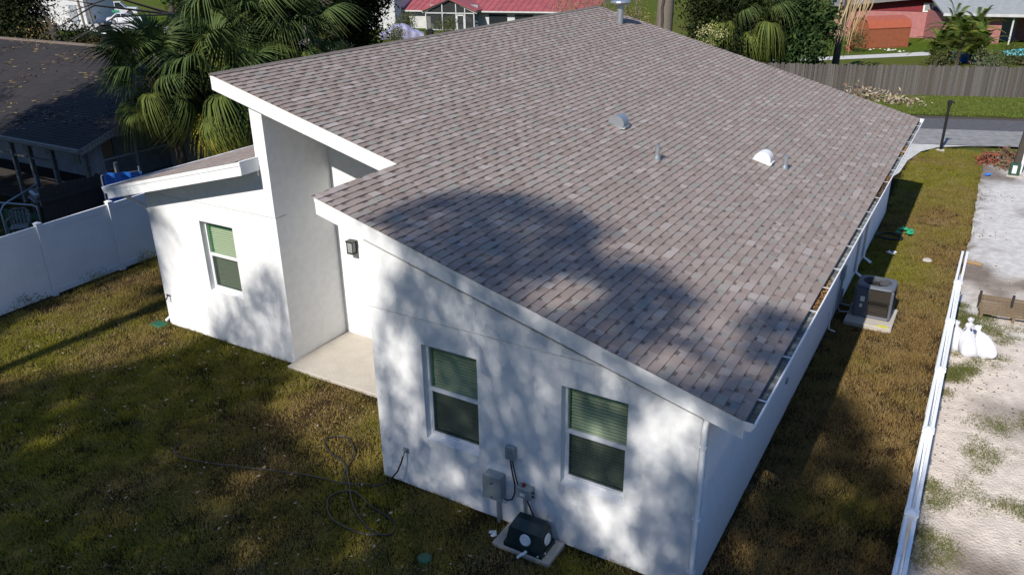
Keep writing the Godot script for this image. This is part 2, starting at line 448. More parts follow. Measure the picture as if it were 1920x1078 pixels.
func window_unit(parent: Node, x0: float, x1: float, y0: float, y1: float, zf: float, label: String):
	var zr := zf - 0.115          # frame stands back in the opening
	var f := 0.04
	var s := st()
	bx(s, x0 + 0.002, x0 + f, y0 + 0.035, y1 - 0.002, zr - 0.06, zr)
	bx(s, x1 - f, x1 - 0.002, y0 + 0.035, y1 - 0.002, zr - 0.06, zr)
	bx(s, x0 + f, x1 - f, y1 - f, y1 - 0.002, zr - 0.06, zr - 0.001)
	bx(s, x0 + f, x1 - f, y0 + 0.035, y0 + 0.035 + f, zr - 0.06, zr - 0.001)
	var w := part("window", s, M.vinyl, parent, label)
	var ym := (y0 + y1) / 2 + 0.03
	s = st(); bx(s, x0 + f, x1 - f, ym - 0.028, ym + 0.028, zr - 0.05, zr + 0.004); part("meeting_rail", s, M.vinyl, w)
	s = st()   # lower sash frame
	bx(s, x0 + f, x0 + f + 0.022, y0 + 0.08, ym - 0.03, zr - 0.045, zr - 0.008); bx(s, x1 - f - 0.022, x1 - f, y0 + 0.08, ym - 0.03, zr - 0.045, zr - 0.008)
	bx(s, x0 + f + 0.022, x1 - f - 0.022, y0 + 0.08, y0 + 0.105, zr - 0.045, zr - 0.008); part("sash", s, M.vinyl, w)
	s = st(); quad(s, Vector3(x0 + f, ym + 0.03, zr - 0.03), Vector3(x1 - f, ym + 0.03, zr - 0.03), Vector3(x1 - f, y1 - f, zr - 0.03), Vector3(x0 + f, y1 - f, zr - 0.03)); part("pane", s, M.glass, w)
	s = st(); quad(s, Vector3(x0 + f, y0 + 0.1, zr - 0.035), Vector3(x1 - f, y0 + 0.1, zr - 0.035), Vector3(x1 - f, ym - 0.03, zr - 0.035), Vector3(x0 + f, ym - 0.03, zr - 0.035)); part("pane", s, M.glass, w)
	s = st(); quad(s, Vector3(x0 + f, y0 + 0.09, zr - 0.012), Vector3(x1 - f, y0 + 0.09, zr - 0.012), Vector3(x1 - f, ym - 0.03, zr - 0.012), Vector3(x0 + f, ym - 0.03, zr - 0.012)); part("insect_screen", s, M.screen_mesh, w)
	# sloping sill
	s = st(); hexa(s, [Vector3(x0 + 0.003, y0 + 0.002, zf + 0.012), Vector3(x1 - 0.003, y0 + 0.002, zf + 0.012), Vector3(x1 - 0.003, y0 + 0.002, zr - 0.06), Vector3(x0 + 0.003, y0 + 0.002, zr - 0.06), Vector3(x0 + 0.003, y0 + 0.016, zf + 0.012), Vector3(x1 - 0.003, y0 + 0.016, zf + 0.012), Vector3(x1 - 0.003, y0 + 0.034, zr - 0.06), Vector3(x0 + 0.003, y0 + 0.034, zr - 0.06)]); part("sill", s, M.trim, w)
	# venetian blind: one mesh shared by all slats
	var sl := st(); box(sl, Vector3.ZERO, Vector3(x1 - x0 - 2 * f - 0.02, 0.004, 0.036), Basis(Vector3.RIGHT, deg_to_rad(48)))
	var slm := done(sl)
	var y := y1 - f - 0.03
	while y > y0 + 0.09:
		var o := part("slat", slm, M.blind, w); o.position = Vector3((x0 + x1) / 2 + rng.randf_range(-0.004, 0.004), y, zr - 0.105)
		o.rotation.z = rng.randf_range(-0.003, 0.003)
		y -= 0.05

func house():
	var h := thing("house", "new white stucco house with a large sloping brown shingle roof", "house")
	var holesB := [[-6.45, -5.49, 0.98, 2.62], [-4.155, -3.205, 1.01, 2.59]]
	var holesA := [[-13.61, -12.63, 1.16, 2.74]]
	var th := 0.28
	var s := st()
	# rear wall, lower block part
	wall_z(s, B0, B1, -0.15, func(_x): return minf(3.02, roof_y(_x) - 0.335), ZB, th, holesB, [XE - (3.02 - YE + 0.335) / SL])
	part("rear_wall", s, M.stucco, h)
	s = st()   # framed gable above the control joint, 12 mm proud
	var xg := XE + (YE - 0.12 - 3.034) / SL + 0.0
	xg = XE - (3.034 - YE + 0.335) / SL
	prism(s, [Vector3(B0 - 0.001, 3.034, ZB + 0.012), Vector3(xg, 3.034, ZB + 0.012), Vector3(B0 - 0.001, roof_y(B0) - 0.335, ZB + 0.012)], Vector3(0, 0, -th))
	part("gable_wall", s, M.stucco, h)
	s = st()   # dark recessed strip and open joint, added to draw the shadow line under the fascia
	hexa(s, [Vector3(B0, roof_y(B0) - 0.34, ZB - 0.08), Vector3(B1, roof_y(B1) - 0.34, ZB - 0.08), Vector3(B1, roof_y(B1) - 0.34, ZB - th), Vector3(B0, roof_y(B0) - 0.34, ZB - th), Vector3(B0, roof_y(B0) - 0.16, ZB - 0.08), Vector3(B1, roof_y(B1) - 0.16, ZB - 0.08), Vector3(B1, roof_y(B1) - 0.16, ZB - th), Vector3(B0, roof_y(B0) - 0.16, ZB - th)])
	part("shadow_strip", s, M.deck, h)
	s = st()   # left wing wall (below joint)
	var wing := func(x: float) -> float: return minf(3.14, 4.34 + 0.249 * (x + 11.58) - 0.14)
	wall_z(s, A0, A1, -0.15, wing, ZA, th, holesA)
	part("wing_wall", s, M.stucco, h)
	s = st()
	var xw := -11.58 + (3.152 + 0.14 - 4.34) / 0.249
	prism(s, [Vector3(xw, 3.152, ZA + 0.008), Vector3(-11.65, 3.152, ZA + 0.008), Vector3(-11.65, 4.34 + 0.249 * (-0.07) - 0.14, ZA + 0.008)], Vector3(0, 0, -th))
	part("wing_gable", s, M.stucco, h)
	s = st()   # tall wall between the two roofs, its end towards us
	hexa(s, [Vector3(-11.65, -0.1, ZA - th), Vector3(A1, -0.1, ZA - th), Vector3(A1, -0.1, -26.7), Vector3(-11.65, -0.1, -26.7), Vector3(-11.65, roof_y(-11.65) - 0.16, ZA - th), Vector3(A1, roof_y(A1) - 0.16, ZA - th), Vector3(A1, roof_y(A1) - 0.16, -26.7), Vector3(-11.65, roof_y(-11.65) - 0.16, -26.7)])
	hexa(s, [Vector3(-11.65, 3.152, ZA + 0.008), Vector3(A1 + 0.001, 3.152, ZA + 0.008), Vector3(A1 + 0.001, 3.152, ZA - th), Vector3(-11.65, 3.152, ZA - th), Vector3(-11.65, roof_y(-11.65) - 0.16, ZA + 0.008), Vector3(A1 + 0.001, roof_y(A1) - 0.16, ZA + 0.008), Vector3(A1 + 0.001, roof_y(A1) - 0.16, ZA - th), Vector3(-11.65, roof_y(-11.65) - 0.16, ZA - th)])
	part("clerestory_wall", s, M.stucco, h)
	s = st()   # back wall of the patio recess
	hexa(s, [Vector3(A1, -0.1, ZP), Vector3(B0, -0.1, ZP), Vector3(B0, -0.1, ZP - th), Vector3(A1, -0.1, ZP - th), Vector3(A1, roof_y(A1) - 0.16, ZP), Vector3(B0, roof_y(B0) - 0.16, ZP), Vector3(B0, roof_y(B0) - 0.16, ZP - th), Vector3(A1, roof_y(A1) - 0.16, ZP - th)])
	part("patio_wall", s, M.stucco, h)
	s = st(); bx(s, B0, B0 + th, -0.1, roof_y(B0 + th) - 0.16, ZP - th, ZB - th); part("recess_wall", s, M.stucco, h)
	s = st()   # patio door on the hidden side of the recess
	bx(s, B0 - 0.03, B0 - 0.002, 0.08, 2.1, -11.3, -10.1); var dr := part("patio_door", s, M.vinyl, h)
	s = st(); bx(s, B0 - 0.036, B0 - 0.031, 0.2, 2.0, -11.2, -10.2); part("pane", s, M.car_glass, dr)
	s = st(); bx(s, B1 - th, B1, -0.15, roof_y(B1) - 0.14, -26.7, ZB - th); part("side_wall", s, M.stucco, h)
	s = st(); bx(s, A0, A0 + th, -0.15, 3.0, -24.0, ZA - th); part("wing_side_wall", s, M.stucco, h)
	s = st()
	hexa(s, [Vector3(-11.65, -0.1, -26.7), Vector3(B1, -0.1, -26.7), Vector3(B1, -0.1, -26.42), Vector3(-11.65, -0.1, -26.42), Vector3(-11.65, roof_y(-11.65) - 0.16, -26.7), Vector3(B1, roof_y(B1) - 0.16, -26.7), Vector3(B1, roof_y(B1) - 0.16, -26.42), Vector3(-11.65, roof_y(-11.65) - 0.16, -26.42)])
	part("front_wall", s, M.stucco, h)
	s = st(); bx(s, A0, -11.65, -0.15, 3.0, -24.0, -23.7); part("wing_front_wall", s, M.stucco, h)
	s = st(); bx(s, A0 + th, B1 - th, -0.1, 0.02, -26.4, ZA - th); bx(s, B0 + th, B1 - th, -0.1, 0.02, ZA - th, ZB - th); part("floor", s, M.dark_void, h)
	window_unit(h, -6.45, -5.49, 0.98, 2.62, ZB, "double-hung window with green-tinted blind, nearer the patio")
	window_unit(h, -4.155, -3.205, 1.01, 2.59, ZB, "double-hung window with green-tinted blind, nearer the corner downspout")
	window_unit(h, -13.61, -12.63, 1.16, 2.74, ZA, "double-hung window in the wing wall, blind half lit")
	roofs(h)
	# corner downspout and its elbow
	s = st(); tube(s, [Vector3(-2.2, 2.70, ZB - 0.02), Vector3(-2.2, 2.62, ZB + 0.03), Vector3(-2.2, 2.54, ZB + 0.045), Vector3(-2.2, 0.12, ZB + 0.045), Vector3(-2.2, 0.04, ZB + 0.13)], 0.045, 4)
	var ds := part("downspout", s, M.trim, h)
	s = st()
	for y in [2.3, 1.2, 0.35]: bx(s, -2.25, -2.15, y, y + 0.025, ZB + 0.002, ZB + 0.082)
	part("strap", s, M.trim, ds)
	s = st(); tube(s, [Vector3(-15.98, 3.02, -10.1), Vector3(-15.7, 2.95, -10.16), Vector3(-15.32, 2.72, -10.29), Vector3(-15.29, 2.6, -10.3), Vector3(-15.29, 0.15, -10.3), Vector3(-15.34, 0.05, -10.2)], 0.045, 4); part("downspout", s, M.trim, h)
	for zz in [-20.4, -21.6]:
		s = st(); tube(s, [Vector3(-1.72, 2.74, zz), Vector3(-1.95, 2.55, zz), Vector3(-2.1, 2.42, zz), Vector3(-2.11, 0.2, zz), Vector3(-1.9, 0.06, zz)], 0.042, 4); part("downspout", s, M.trim, h)
	# small vent on the side wall and the two hose spigots
	s = st(); lathe(s, [Vector2(0, 0.03), Vector2(0.05, 0.03), Vector2(0.075, 0.0)], 14, Basis(Vector3.FORWARD, PI / 2), Vector3(B1, 0.8, -13.0)); part("dryer_vent", s, M.grey_box, h)
	s = st(); cyl(s, Vector3(-6.87, 0.63, ZB), Vector3(-6.87, 0.63, ZB + 0.07), 0.013); tube(s, [Vector3(-6.87, 0.63, ZB + 0.06), Vector3(-6.87, 0.57, ZB + 0.10)], 0.014, 8); bx(s, -6.9, -6.84, 0.655, 0.668, ZB + 0.04, ZB + 0.07); bx(s, -6.92, -6.82, 0.59, 0.68, ZB, ZB + 0.008); part("spigot", s, M.grey_box, h)
	s = st(); cyl(s, Vector3(-15.08, 0.74, ZA), Vector3(-15.08, 0.74, ZA + 0.07), 0.013); tube(s, [Vector3(-15.08, 0.74, ZA + 0.06), Vector3(-15.08, 0.66, ZA + 0.11)], 0.014, 8); bx(s, -15.12, -15.04, 0.765, 0.778, ZA + 0.04, ZA + 0.07); part("spigot", s, M.black_rubber, h)

func shingle_tone() -> Color:
	var r := rng.randf()
	var c := Color(0.372, 0.300, 0.262)
	if r < 0.20: c = Color(0.41, 0.338, 0.30)
	elif r < 0.28: c = Color(0.375, 0.338, 0.30)
	elif r < 0.34: c = Color(0.465, 0.40, 0.365)
	elif r < 0.41: c = Color(0.335, 0.315, 0.28)
	elif r < 0.60: c = Color(0.335, 0.265, 0.23)
	return c * rng.randf_range(0.94, 1.06)

# one shingle tab on the plane o + u*t (up the slope) - z ; raised at its butt
func tab(s: SurfaceTool, o: Vector3, up: Vector3, n: Vector3, t0: float, t1: float, z0: float, z1: float, hb: float, ht: float, c: Color, dark: float, dc: Color):
	var p := func(t: float, z: float, hh: float) -> Vector3: return o + up * t + n * hh + Vector3(0, 0, z)
	s.set_color(c)
	var a: Vector3 = p.call(t0, z0, hb)
	var b: Vector3 = p.call(t0, z1, hb)
	var d: Vector3 = p.call(t1, z1, ht)
	var e: Vector3 = p.call(t1, z0, ht)
	tri(s, a, d, b, o - n * 50.0); tri(s, a, e, d, o - n * 50.0)
	quad(s, a, b, p.call(t0, z1, -0.001), p.call(t0, z0, -0.001))
	quad(s, a, e, p.call(t1, z0, -0.001), p.call(t0, z0, -0.001)); quad(s, b, d, p.call(t1, z1, -0.001), p.call(t0, z1, -0.001))
	if dark > 0.0:   # the dark band printed on the lower ply of a laminated shingle
		s.set_color(dc)
		var k := (t1 - dark - t0) / (t1 - t0)
		var hk := lerpf(hb, ht, k) + 0.0012
		var w := (z1 - z0) * rng.randf_range(0.42, 0.75)
		quad(s, p.call(t1 - dark, z1, hk), p.call(t1 - dark, z1 - w, hk), p.call(t1, z1 - w, ht + 0.0012), p.call(t1, z1, ht + 0.0012))

func roofs(h: Node):
	var cs := 1.0 / sqrt(1.0 + SL * SL)
	var up := Vector3(-cs, SL * cs, 0)
	var n := Vector3(SL * cs, cs, 0)
	# roof deck as the roof part, notched at the step
	var s := st()
	var dk := func(x0: float, x1: float, z0: float, z1: float):
		hexa(s, [Vector3(x0, roof_y(x0) - 0.16, z0), Vector3(x1, roof_y(x1) - 0.16, z0), Vector3(x1, roof_y(x1) - 0.16, z1), Vector3(x0, roof_y(x0) - 0.16, z1), Vector3(x0, roof_y(x0) - 0.012, z0), Vector3(x1, roof_y(x1) - 0.012, z0), Vector3(x1, roof_y(x1) - 0.012, z1), Vector3(x0, roof_y(x0) - 0.012, z1)])
	dk.call(XR + 0.01, XE - 0.005, ZFAR + 0.01, ZN - 0.03); dk.call(XN + 0.01, XE - 0.005, ZN - 0.03, ZF - 0.03)
	var roof := part("roof", s, M.deck, h, "large single-slope roof of brown laminated shingles")
	# shingles
	var e := 0.1429
	var len_ := (XE - XR) / cs
	var rows := int(ceil(len_ / e))
	var o := Vector3(XE + 0.012, YE - 0.008, 0)
	var pieces := []
	rng.seed = 404
	for k in rows:
		var t0 := k * e
		var t1 := minf(t0 + e, len_ + 0.02)
		var xm := XE - (t0 + 0.02) * cs
		var zend := ZF if xm > XN else ZN
		var z := zend + 0.006
		var first := true
		var tooth := rng.randf() < 0.5
		while z > ZFAR:
			var w := rng.randf_range(0.16, 0.30) if tooth else rng.randf_range(0.10, 0.22)
			if first: w *= rng.randf_range(0.4, 1.0)
			first = false
			var z1 := maxf(z - w, ZFAR - 0.006)
			pieces.append([t0, t1, z1, z, tooth, shingle_tone()])
			z = z1; tooth = not tooth
	# nearest 300 as single shingles, the rest joined
	var cam := Vector3(0, 8, 0)
	var order := []
	for i in pieces.size():
		var q = pieces[i]
		order.append([(o + up * q[0] + Vector3(0, 0, q[2])).distance_to(cam), i])
	order.sort_custom(func(a, b): return a[0] < b[0])
	var near := {}
	for i in 300: near[order[i][1]] = true
	var rest := st()
	for i in pieces.size():
		var q = pieces[i]
		var tooth: bool = q[4]
		var hb := 0.021 if tooth else 0.014
		var ht := 0.0035 if tooth else 0.001
		var c: Color = q[5]
		var dk2 := 0.0 if tooth else rng.randf_range(0.03, 0.055)
		var dc := Color(0.195, 0.150, 0.126) * rng.randf_range(0.8, 1.25)
		if near.has(i):
			s = st(); tab(s, o, up, n, q[0], q[1], q[2], q[3], hb, ht, c, dk2, dc)
			part("shingle", s, M.shingle, roof)
		else:
			tab(rest, o, up, n, q[0], q[1], q[2], q[3], hb, ht, c, dk2, dc)
	var f := part("shingle_field", rest, M.shingle, roof); f.set_meta("kind", "stuff")
	# high edge cap
	s = st(); s.set_color(Color(0.2, 0.165, 0.145))
	hexa(s, [Vector3(XR - 0.012, roof_y(XR) - 0.03, ZFAR), Vector3(XR + 0.12, roof_y(XR + 0.12) + 0.004, ZFAR), Vector3(XR + 0.12, roof_y(XR + 0.12) + 0.004, ZN + 0.006), Vector3(XR - 0.012, roof_y(XR) - 0.03, ZN + 0.006), Vector3(XR - 0.012, roof_y(XR) + 0.012, ZFAR), Vector3(XR + 0.12, roof_y(XR + 0.12) + 0.014, ZFAR), Vector3(XR + 0.12, roof_y(XR + 0.12) + 0.014, ZN + 0.006), Vector3(XR - 0.012, roof_y(XR) + 0.012, ZN + 0.006)])
	part("ridge_cap", s, M.shingle, roof)
	# rake fascia boards with drip edge
	var rake := func(called: String, x0: float, x1: float, z: float, d0: float, d1: float, t: float, m: Material):
		var q := st()
		hexa(q, [Vector3(x0, roof_y(x0) - d1, z - t), Vector3(x1, roof_y(x1) - d1, z - t), Vector3(x1, roof_y(x1) - d1, z), Vector3(x0, roof_y(x0) - d1, z), Vector3(x0, roof_y(x0) - d0, z - t), Vector3(x1, roof_y(x1) - d0, z - t), Vector3(x1, roof_y(x1) - d0, z), Vector3(x0, roof_y(x0) - d0, z)])
		part(called, q, m, h)
	rake.call("fascia", XR, XN - 0.02, ZN - 0.008, 0.014, 0.285, 0.022, M.trim)
	rake.call("drip_edge", XR, XN - 0.02, ZN, 0.012, 0.05, 0.007, M.trim)
	rake.call("fascia", XN - 0.005, XE + 0.005, ZF - 0.012, 0.014, 0.262, 0.022, M.trim)
	rake.call("drip_edge", XN - 0.005, XE + 0.005, ZF - 0.001, 0.012, 0.075, 0.010, M.trim)
	rake.call("fascia", XR, XE, ZFAR + 0.03, 0.014, 0.285, 0.022, M.trim)
	s = st(); bx(s, XR, XR + 0.022, roof_y(XR) - 0.285, roof_y(XR) - 0.014, ZFAR + 0.03, ZN - 0.031); part("fascia", s, M.trim, h)
	s = st(); bx(s, XN - 0.005, XN + 0.017, roof_y(XN) - 0.27, roof_y(XN) - 0.014, ZN + 0.001, ZF - 0.035); part("fascia", s, M.trim, h)
	s = st(); bx(s, XE - 0.03, XE - 0.008, YE - 0.24, YE - 0.02, ZFAR + 0.03, ZF - 0.035); part("fascia", s, M.trim, h)
	# soffits
	s = st()
	var sof := func(x0: float, x1: float, z0: float, z1: float, dd: float):
		hexa(s, [Vector3(x0, roof_y(x0) - dd, z0), Vector3(x1, roof_y(x1) - dd, z0), Vector3(x1, roof_y(x1) - dd, z1), Vector3(x0, roof_y(x0) - dd, z1), Vector3(x0, roof_y(x0) - dd + 0.02, z0), Vector3(x1, roof_y(x1) - dd + 0.02, z0), Vector3(x1, roof_y(x1) - dd + 0.02, z1), Vector3(x0, roof_y(x0) - dd + 0.02, z1)])
	sof.call(XR + 0.024, -11.66, ZFAR + 0.06, ZN - 0.032, 0.27); sof.call(A1 + 0.003, XN, ZP + 0.002, ZN - 0.032, 0.27); sof.call(XN + 0.02, B0 - 0.01, ZN, ZF - 0.036, 0.25); sof.call(B1 + 0.006, XE - 0.032, ZFAR + 0.06, ZF - 0.036, 0.2)
	part("soffit", s, M.soffit, h)
	# eave gutter: five-sided trough, end caps, hangers, leaf litter
	s = st()
	var prof := [Vector2(-1.752, 2.86), Vector2(-1.752, 2.735), Vector2(-1.66, 2.735), Vector2(-1.635, 2.79), Vector2(-1.615, 2.815), Vector2(-1.615, 2.85), Vector2(-1.630, 2.85)]
	for i in prof.size() - 1:
		quad(s, Vector3(prof[i].x, prof[i].y, ZF + 0.01), Vector3(prof[i + 1].x, prof[i + 1].y, ZF + 0.01), Vector3(prof[i + 1].x, prof[i + 1].y, ZFAR), Vector3(prof[i].x, prof[i].y, ZFAR))
		var q0: Vector2 = prof[i] * 1.0
		quad(s, Vector3(prof[i].x + 0.003, prof[i].y - 0.003, ZF + 0.01), Vector3(prof[i + 1].x + 0.003, prof[i + 1].y - 0.003, ZF + 0.01), Vector3(prof[i + 1].x + 0.003, prof[i + 1].y - 0.003, ZFAR), Vector3(q0.x + 0.003, q0.y - 0.003, ZFAR))
	for z in [ZF + 0.011, ZFAR - 0.001]:
		prism(s, [Vector3(-1.752, 2.86, z), Vector3(-1.752, 2.733, z), Vector3(-1.658, 2.733, z), Vector3(-1.612, 2.815, z), Vector3(-1.612, 2.85, z)], Vector3(0, 0, 0.003))
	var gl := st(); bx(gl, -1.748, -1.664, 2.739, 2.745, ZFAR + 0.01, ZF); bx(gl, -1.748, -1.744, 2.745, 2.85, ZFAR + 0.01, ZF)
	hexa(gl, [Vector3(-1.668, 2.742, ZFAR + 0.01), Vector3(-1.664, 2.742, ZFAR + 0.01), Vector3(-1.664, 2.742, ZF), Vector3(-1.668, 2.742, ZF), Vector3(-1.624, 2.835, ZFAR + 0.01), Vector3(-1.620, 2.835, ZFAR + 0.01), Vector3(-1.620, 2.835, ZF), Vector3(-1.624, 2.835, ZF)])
	var g := part("gutter", s, M.vinyl, h, "long white eave gutter with metal straps and fallen leaves")
	part("trough", gl, M.trough, g)  # liner coloured darker for shade and dirt in the gutter
	var hg := st(); bx(hg, -1.752, -1.618, 2.846, 2.853, -0.014, 0.014)
	var hgm := done(hg)
	for z in [-8.75, -9.95, -11.6, -12.6, -13.5, -14.7, -15.8, -16.9, -18.1, -19.3, -20.5, -21.7, -22.6, -23.6, -24.8, -26.0]:
		var q := part("hanger", hgm, M.drip, g); q.position.z = z + rng.randf_range(-0.1, 0.1)
	s = st(); var litter := st()
	for i in 900:
		var c: float = [-12.1, -12.6, -18.6, -19.8, -22.9, -19.2][i % 6]
		var p := Vector3(-1.70 + rng.randf_range(-0.04, 0.045), 2.742 + absf(rng.randfn(0, 0.03)), c + rng.randfn(0, 0.14 if c > -12.3 else 0.30))
		litter.set_color([Color(0.16, 0.08, 0.03), Color(0.25, 0.14, 0.05), Color(0.09, 0.055, 0.03)][i % 3])
		var b := Basis(Vector3(rng.randf() - 0.5, rng.randf() - 0.5, rng.randf() - 0.5).normalized(), rng.randf() * TAU)
		quad(litter, p + b * Vector3(-0.022, 0, -0.012), p + b * Vector3(0.022, 0, -0.012), p + b * Vector3(0.022, 0, 0.012), p + b * Vector3(-0.022, 0, 0.012))
	var lf := part("leaf_litter", litter, M.dry_leaf, g); lf.set_meta("kind", "stuff")
	# roof vents
	var frame := func(x: float, z: float) -> Transform3D: return Transform3D(Basis(Vector3(cs, -SL * cs, 0), n, Vector3(0, 0, 1)), Vector3(x, roof_y(x) + 0.012, z))
	for v in [[-6.85, -16.05, M.galvanised, "shiny metal hooded vent higher on the roof slope"], [-4.02, -17.45, M.white_plastic, "white hooded vent lower on the roof slope"]]:
		s = st()   # half-round hood: quarter drum, open towards the eave
		var poly := [Vector3(0.17, 0.01, -0.14)]
		for i in 11:
			var a := PI * (0.12 + 0.88 * i / 10.0)
			poly.append(Vector3(cos(a) * 0.19, 0.02 + sin(a) * 0.21, -0.14))
		prism(s, poly, Vector3(0, 0, 0.28))
		bx(s, -0.2, 0.2, 0, 0.008, -0.16, 0.16)
		bx(s, 0.12, 0.22, 0.01, 0.06, -0.12, 0.12)
		var q := part("vent_hood", s, v[2], roof, v[3]); q.transform = frame.call(v[0], v[1])
	for v in [[-5.53, -15.0], [-3.55, -17.5]]:
		s = st(); var q := part("vent_pipe", _pipe(), M.galvanised, roof); q.position = Vector3(v[0], roof_y(v[0]), v[1])
	for v in [[-11.0, -25.6, 0.3, 1.1]]:
		s = st(); cyl(s, Vector3.ZERO, Vector3(0, v[3] * 0.55, 0), v[2] * 0.35, 14); lathe(s, [Vector2(0, 0.8), Vector2(0.33, 0.74), Vector2(0.34, 0.70), Vector2(0.1, 0.6)], 16)
		var q := part("vent_cap", s, M.galvanised, roof); q.position = Vector3(v[0], roof_y(v[0]) - 0.05, v[1])
	# ---- wing roof, falling to the left
	var wy := func(x: float) -> float: return 4.34 + 0.249 * (x + 11.58)
	var x0 := -15.86
	var x1 := -11.66
	var za := -9.79
	var zb := -24.3
	s = st(); hexa(s, [Vector3(x0, wy.call(x0) - 0.15, za), Vector3(x1, wy.call(x1) - 0.15, za), Vector3(x1, wy.call(x1) - 0.15, zb), Vector3(x0, wy.call(x0) - 0.15, zb), Vector3(x0, wy.call(x0) - 0.012, za), Vector3(x1, wy.call(x1) - 0.012, za), Vector3(x1, wy.call(x1) - 0.012, zb), Vector3(x0, wy.call(x0) - 0.012, zb)])
	var r2 := part("wing_roof", s, M.deck, h, "small brown shingle roof over the left wing, falling away to the left")
	rest = st()
	var cs2 := 1.0 / sqrt(1.0 + 0.249 * 0.249)
	var up2 := Vector3(cs2, 0.249 * cs2, 0)
	var n2 := Vector3(-0.249 * cs2, cs2, 0)
	var o2 := Vector3(x0 - 0.012, wy.call(x0) - 0.008, 0)
	for k in int((x1 - x0) / cs2 / e) + 1:
		var z := za + 0.02
		var tooth := rng.randf() < 0.5
		while z > zb:
			var w := rng.randf_range(0.15, 0.3)
			tab(rest, o2, up2, n2, k * e, minf(k * e + e, (x1 - x0) / cs2), maxf(z - w, zb), z, 0.011 if tooth else 0.0065, 0.0035 if tooth else 0.001, shingle_tone(), 0.0 if tooth else 0.06, Color(0.195, 0.150, 0.126))
			z -= w; tooth = not tooth
	f = part("shingle_field", rest, M.shingle, r2); f.set_meta("kind", "stuff")
	var rk2 := func(called: String, z: float, d0: float, d1: float, t: float):
		var q := st()
		hexa(q, [Vector3(x0, wy.call(x0) - d1, z - t), Vector3(-11.58, wy.call(-11.58) - d1, z - t), Vector3(-11.58, wy.call(-11.58) - d1, z), Vector3(x0, wy.call(x0) - d1, z), Vector3(x0, wy.call(x0) - d0, z - t), Vector3(-11.58, wy.call(-11.58) - d0, z - t), Vector3(-11.58, wy.call(-11.58) - d0, z), Vector3(x0, wy.call(x0) - d0, z)])
		part(called, q, M.trim, h)
	rk2.call("fascia", za + 0.012, 0.014, 0.27, 0.022); rk2.call("drip_edge", za + 0.022, 0.012, 0.085, 0.010)
	s = st()   # boxed return against the tall wall
	hexa(s, [Vector3(-11.64, wy.call(-11.6) - 0.27, za - 0.011), Vector3(-11.58, wy.call(-11.58) - 0.27, za - 0.011), Vector3(-11.58, wy.call(-11.58) - 0.27, ZA + 0.009), Vector3(-11.64, wy.call(-11.6) - 0.27, ZA + 0.009), Vector3(-11.64, wy.call(-11.6) - 0.014, za - 0.011), Vector3(-11.58, wy.call(-11.58) - 0.014, za - 0.011), Vector3(-11.58, wy.call(-11.58) - 0.014, ZA + 0.009), Vector3(-11.64, wy.call(-11.6) - 0.014, ZA + 0.009)])
	part("fascia_return", s, M.trim, h)
	s = st(); hexa(s, [Vector3(x0 + 0.02, wy.call(x0) - 0.25, za - 0.011), Vector3(-11.65, wy.call(-11.65) - 0.25, za - 0.011), Vector3(-11.65, wy.call(-11.65) - 0.25, ZA + 0.01), Vector3(x0 + 0.02, wy.call(x0) - 0.25, ZA + 0.01), Vector3(x0 + 0.02, wy.call(x0) - 0.23, za - 0.011), Vector3(-11.65, wy.call(-11.65) - 0.23, za - 0.011), Vector3(-11.65, wy.call(-11.65) - 0.23, ZA + 0.01), Vector3(x0 + 0.02, wy.call(x0) - 0.23, ZA + 0.01)]); part("soffit", s, M.soffit, h)
	s = st(); prism(s, [Vector3(x0, 3.25, za + 0.02), Vector3(x0, 3.12, za + 0.02), Vector3(x0 - 0.09, 3.12, za + 0.02), Vector3(x0 - 0.14, 3.22, za + 0.02), Vector3(x0 - 0.14, 3.25, za + 0.02)], Vector3(0, 0, zb - za)); part("gutter", s, M.vinyl, h)

func _pipe() -> ArrayMesh:
	var s := st(); tube(s, [Vector3(0, -0.05, 0), Vector3(0, 0.30, 0)], 0.05, 12); lathe(s, [Vector2(0.075, -0.02), Vector2(0.066, 0.05), Vector2(0.052, 0.10)], 14)
	return done(s)

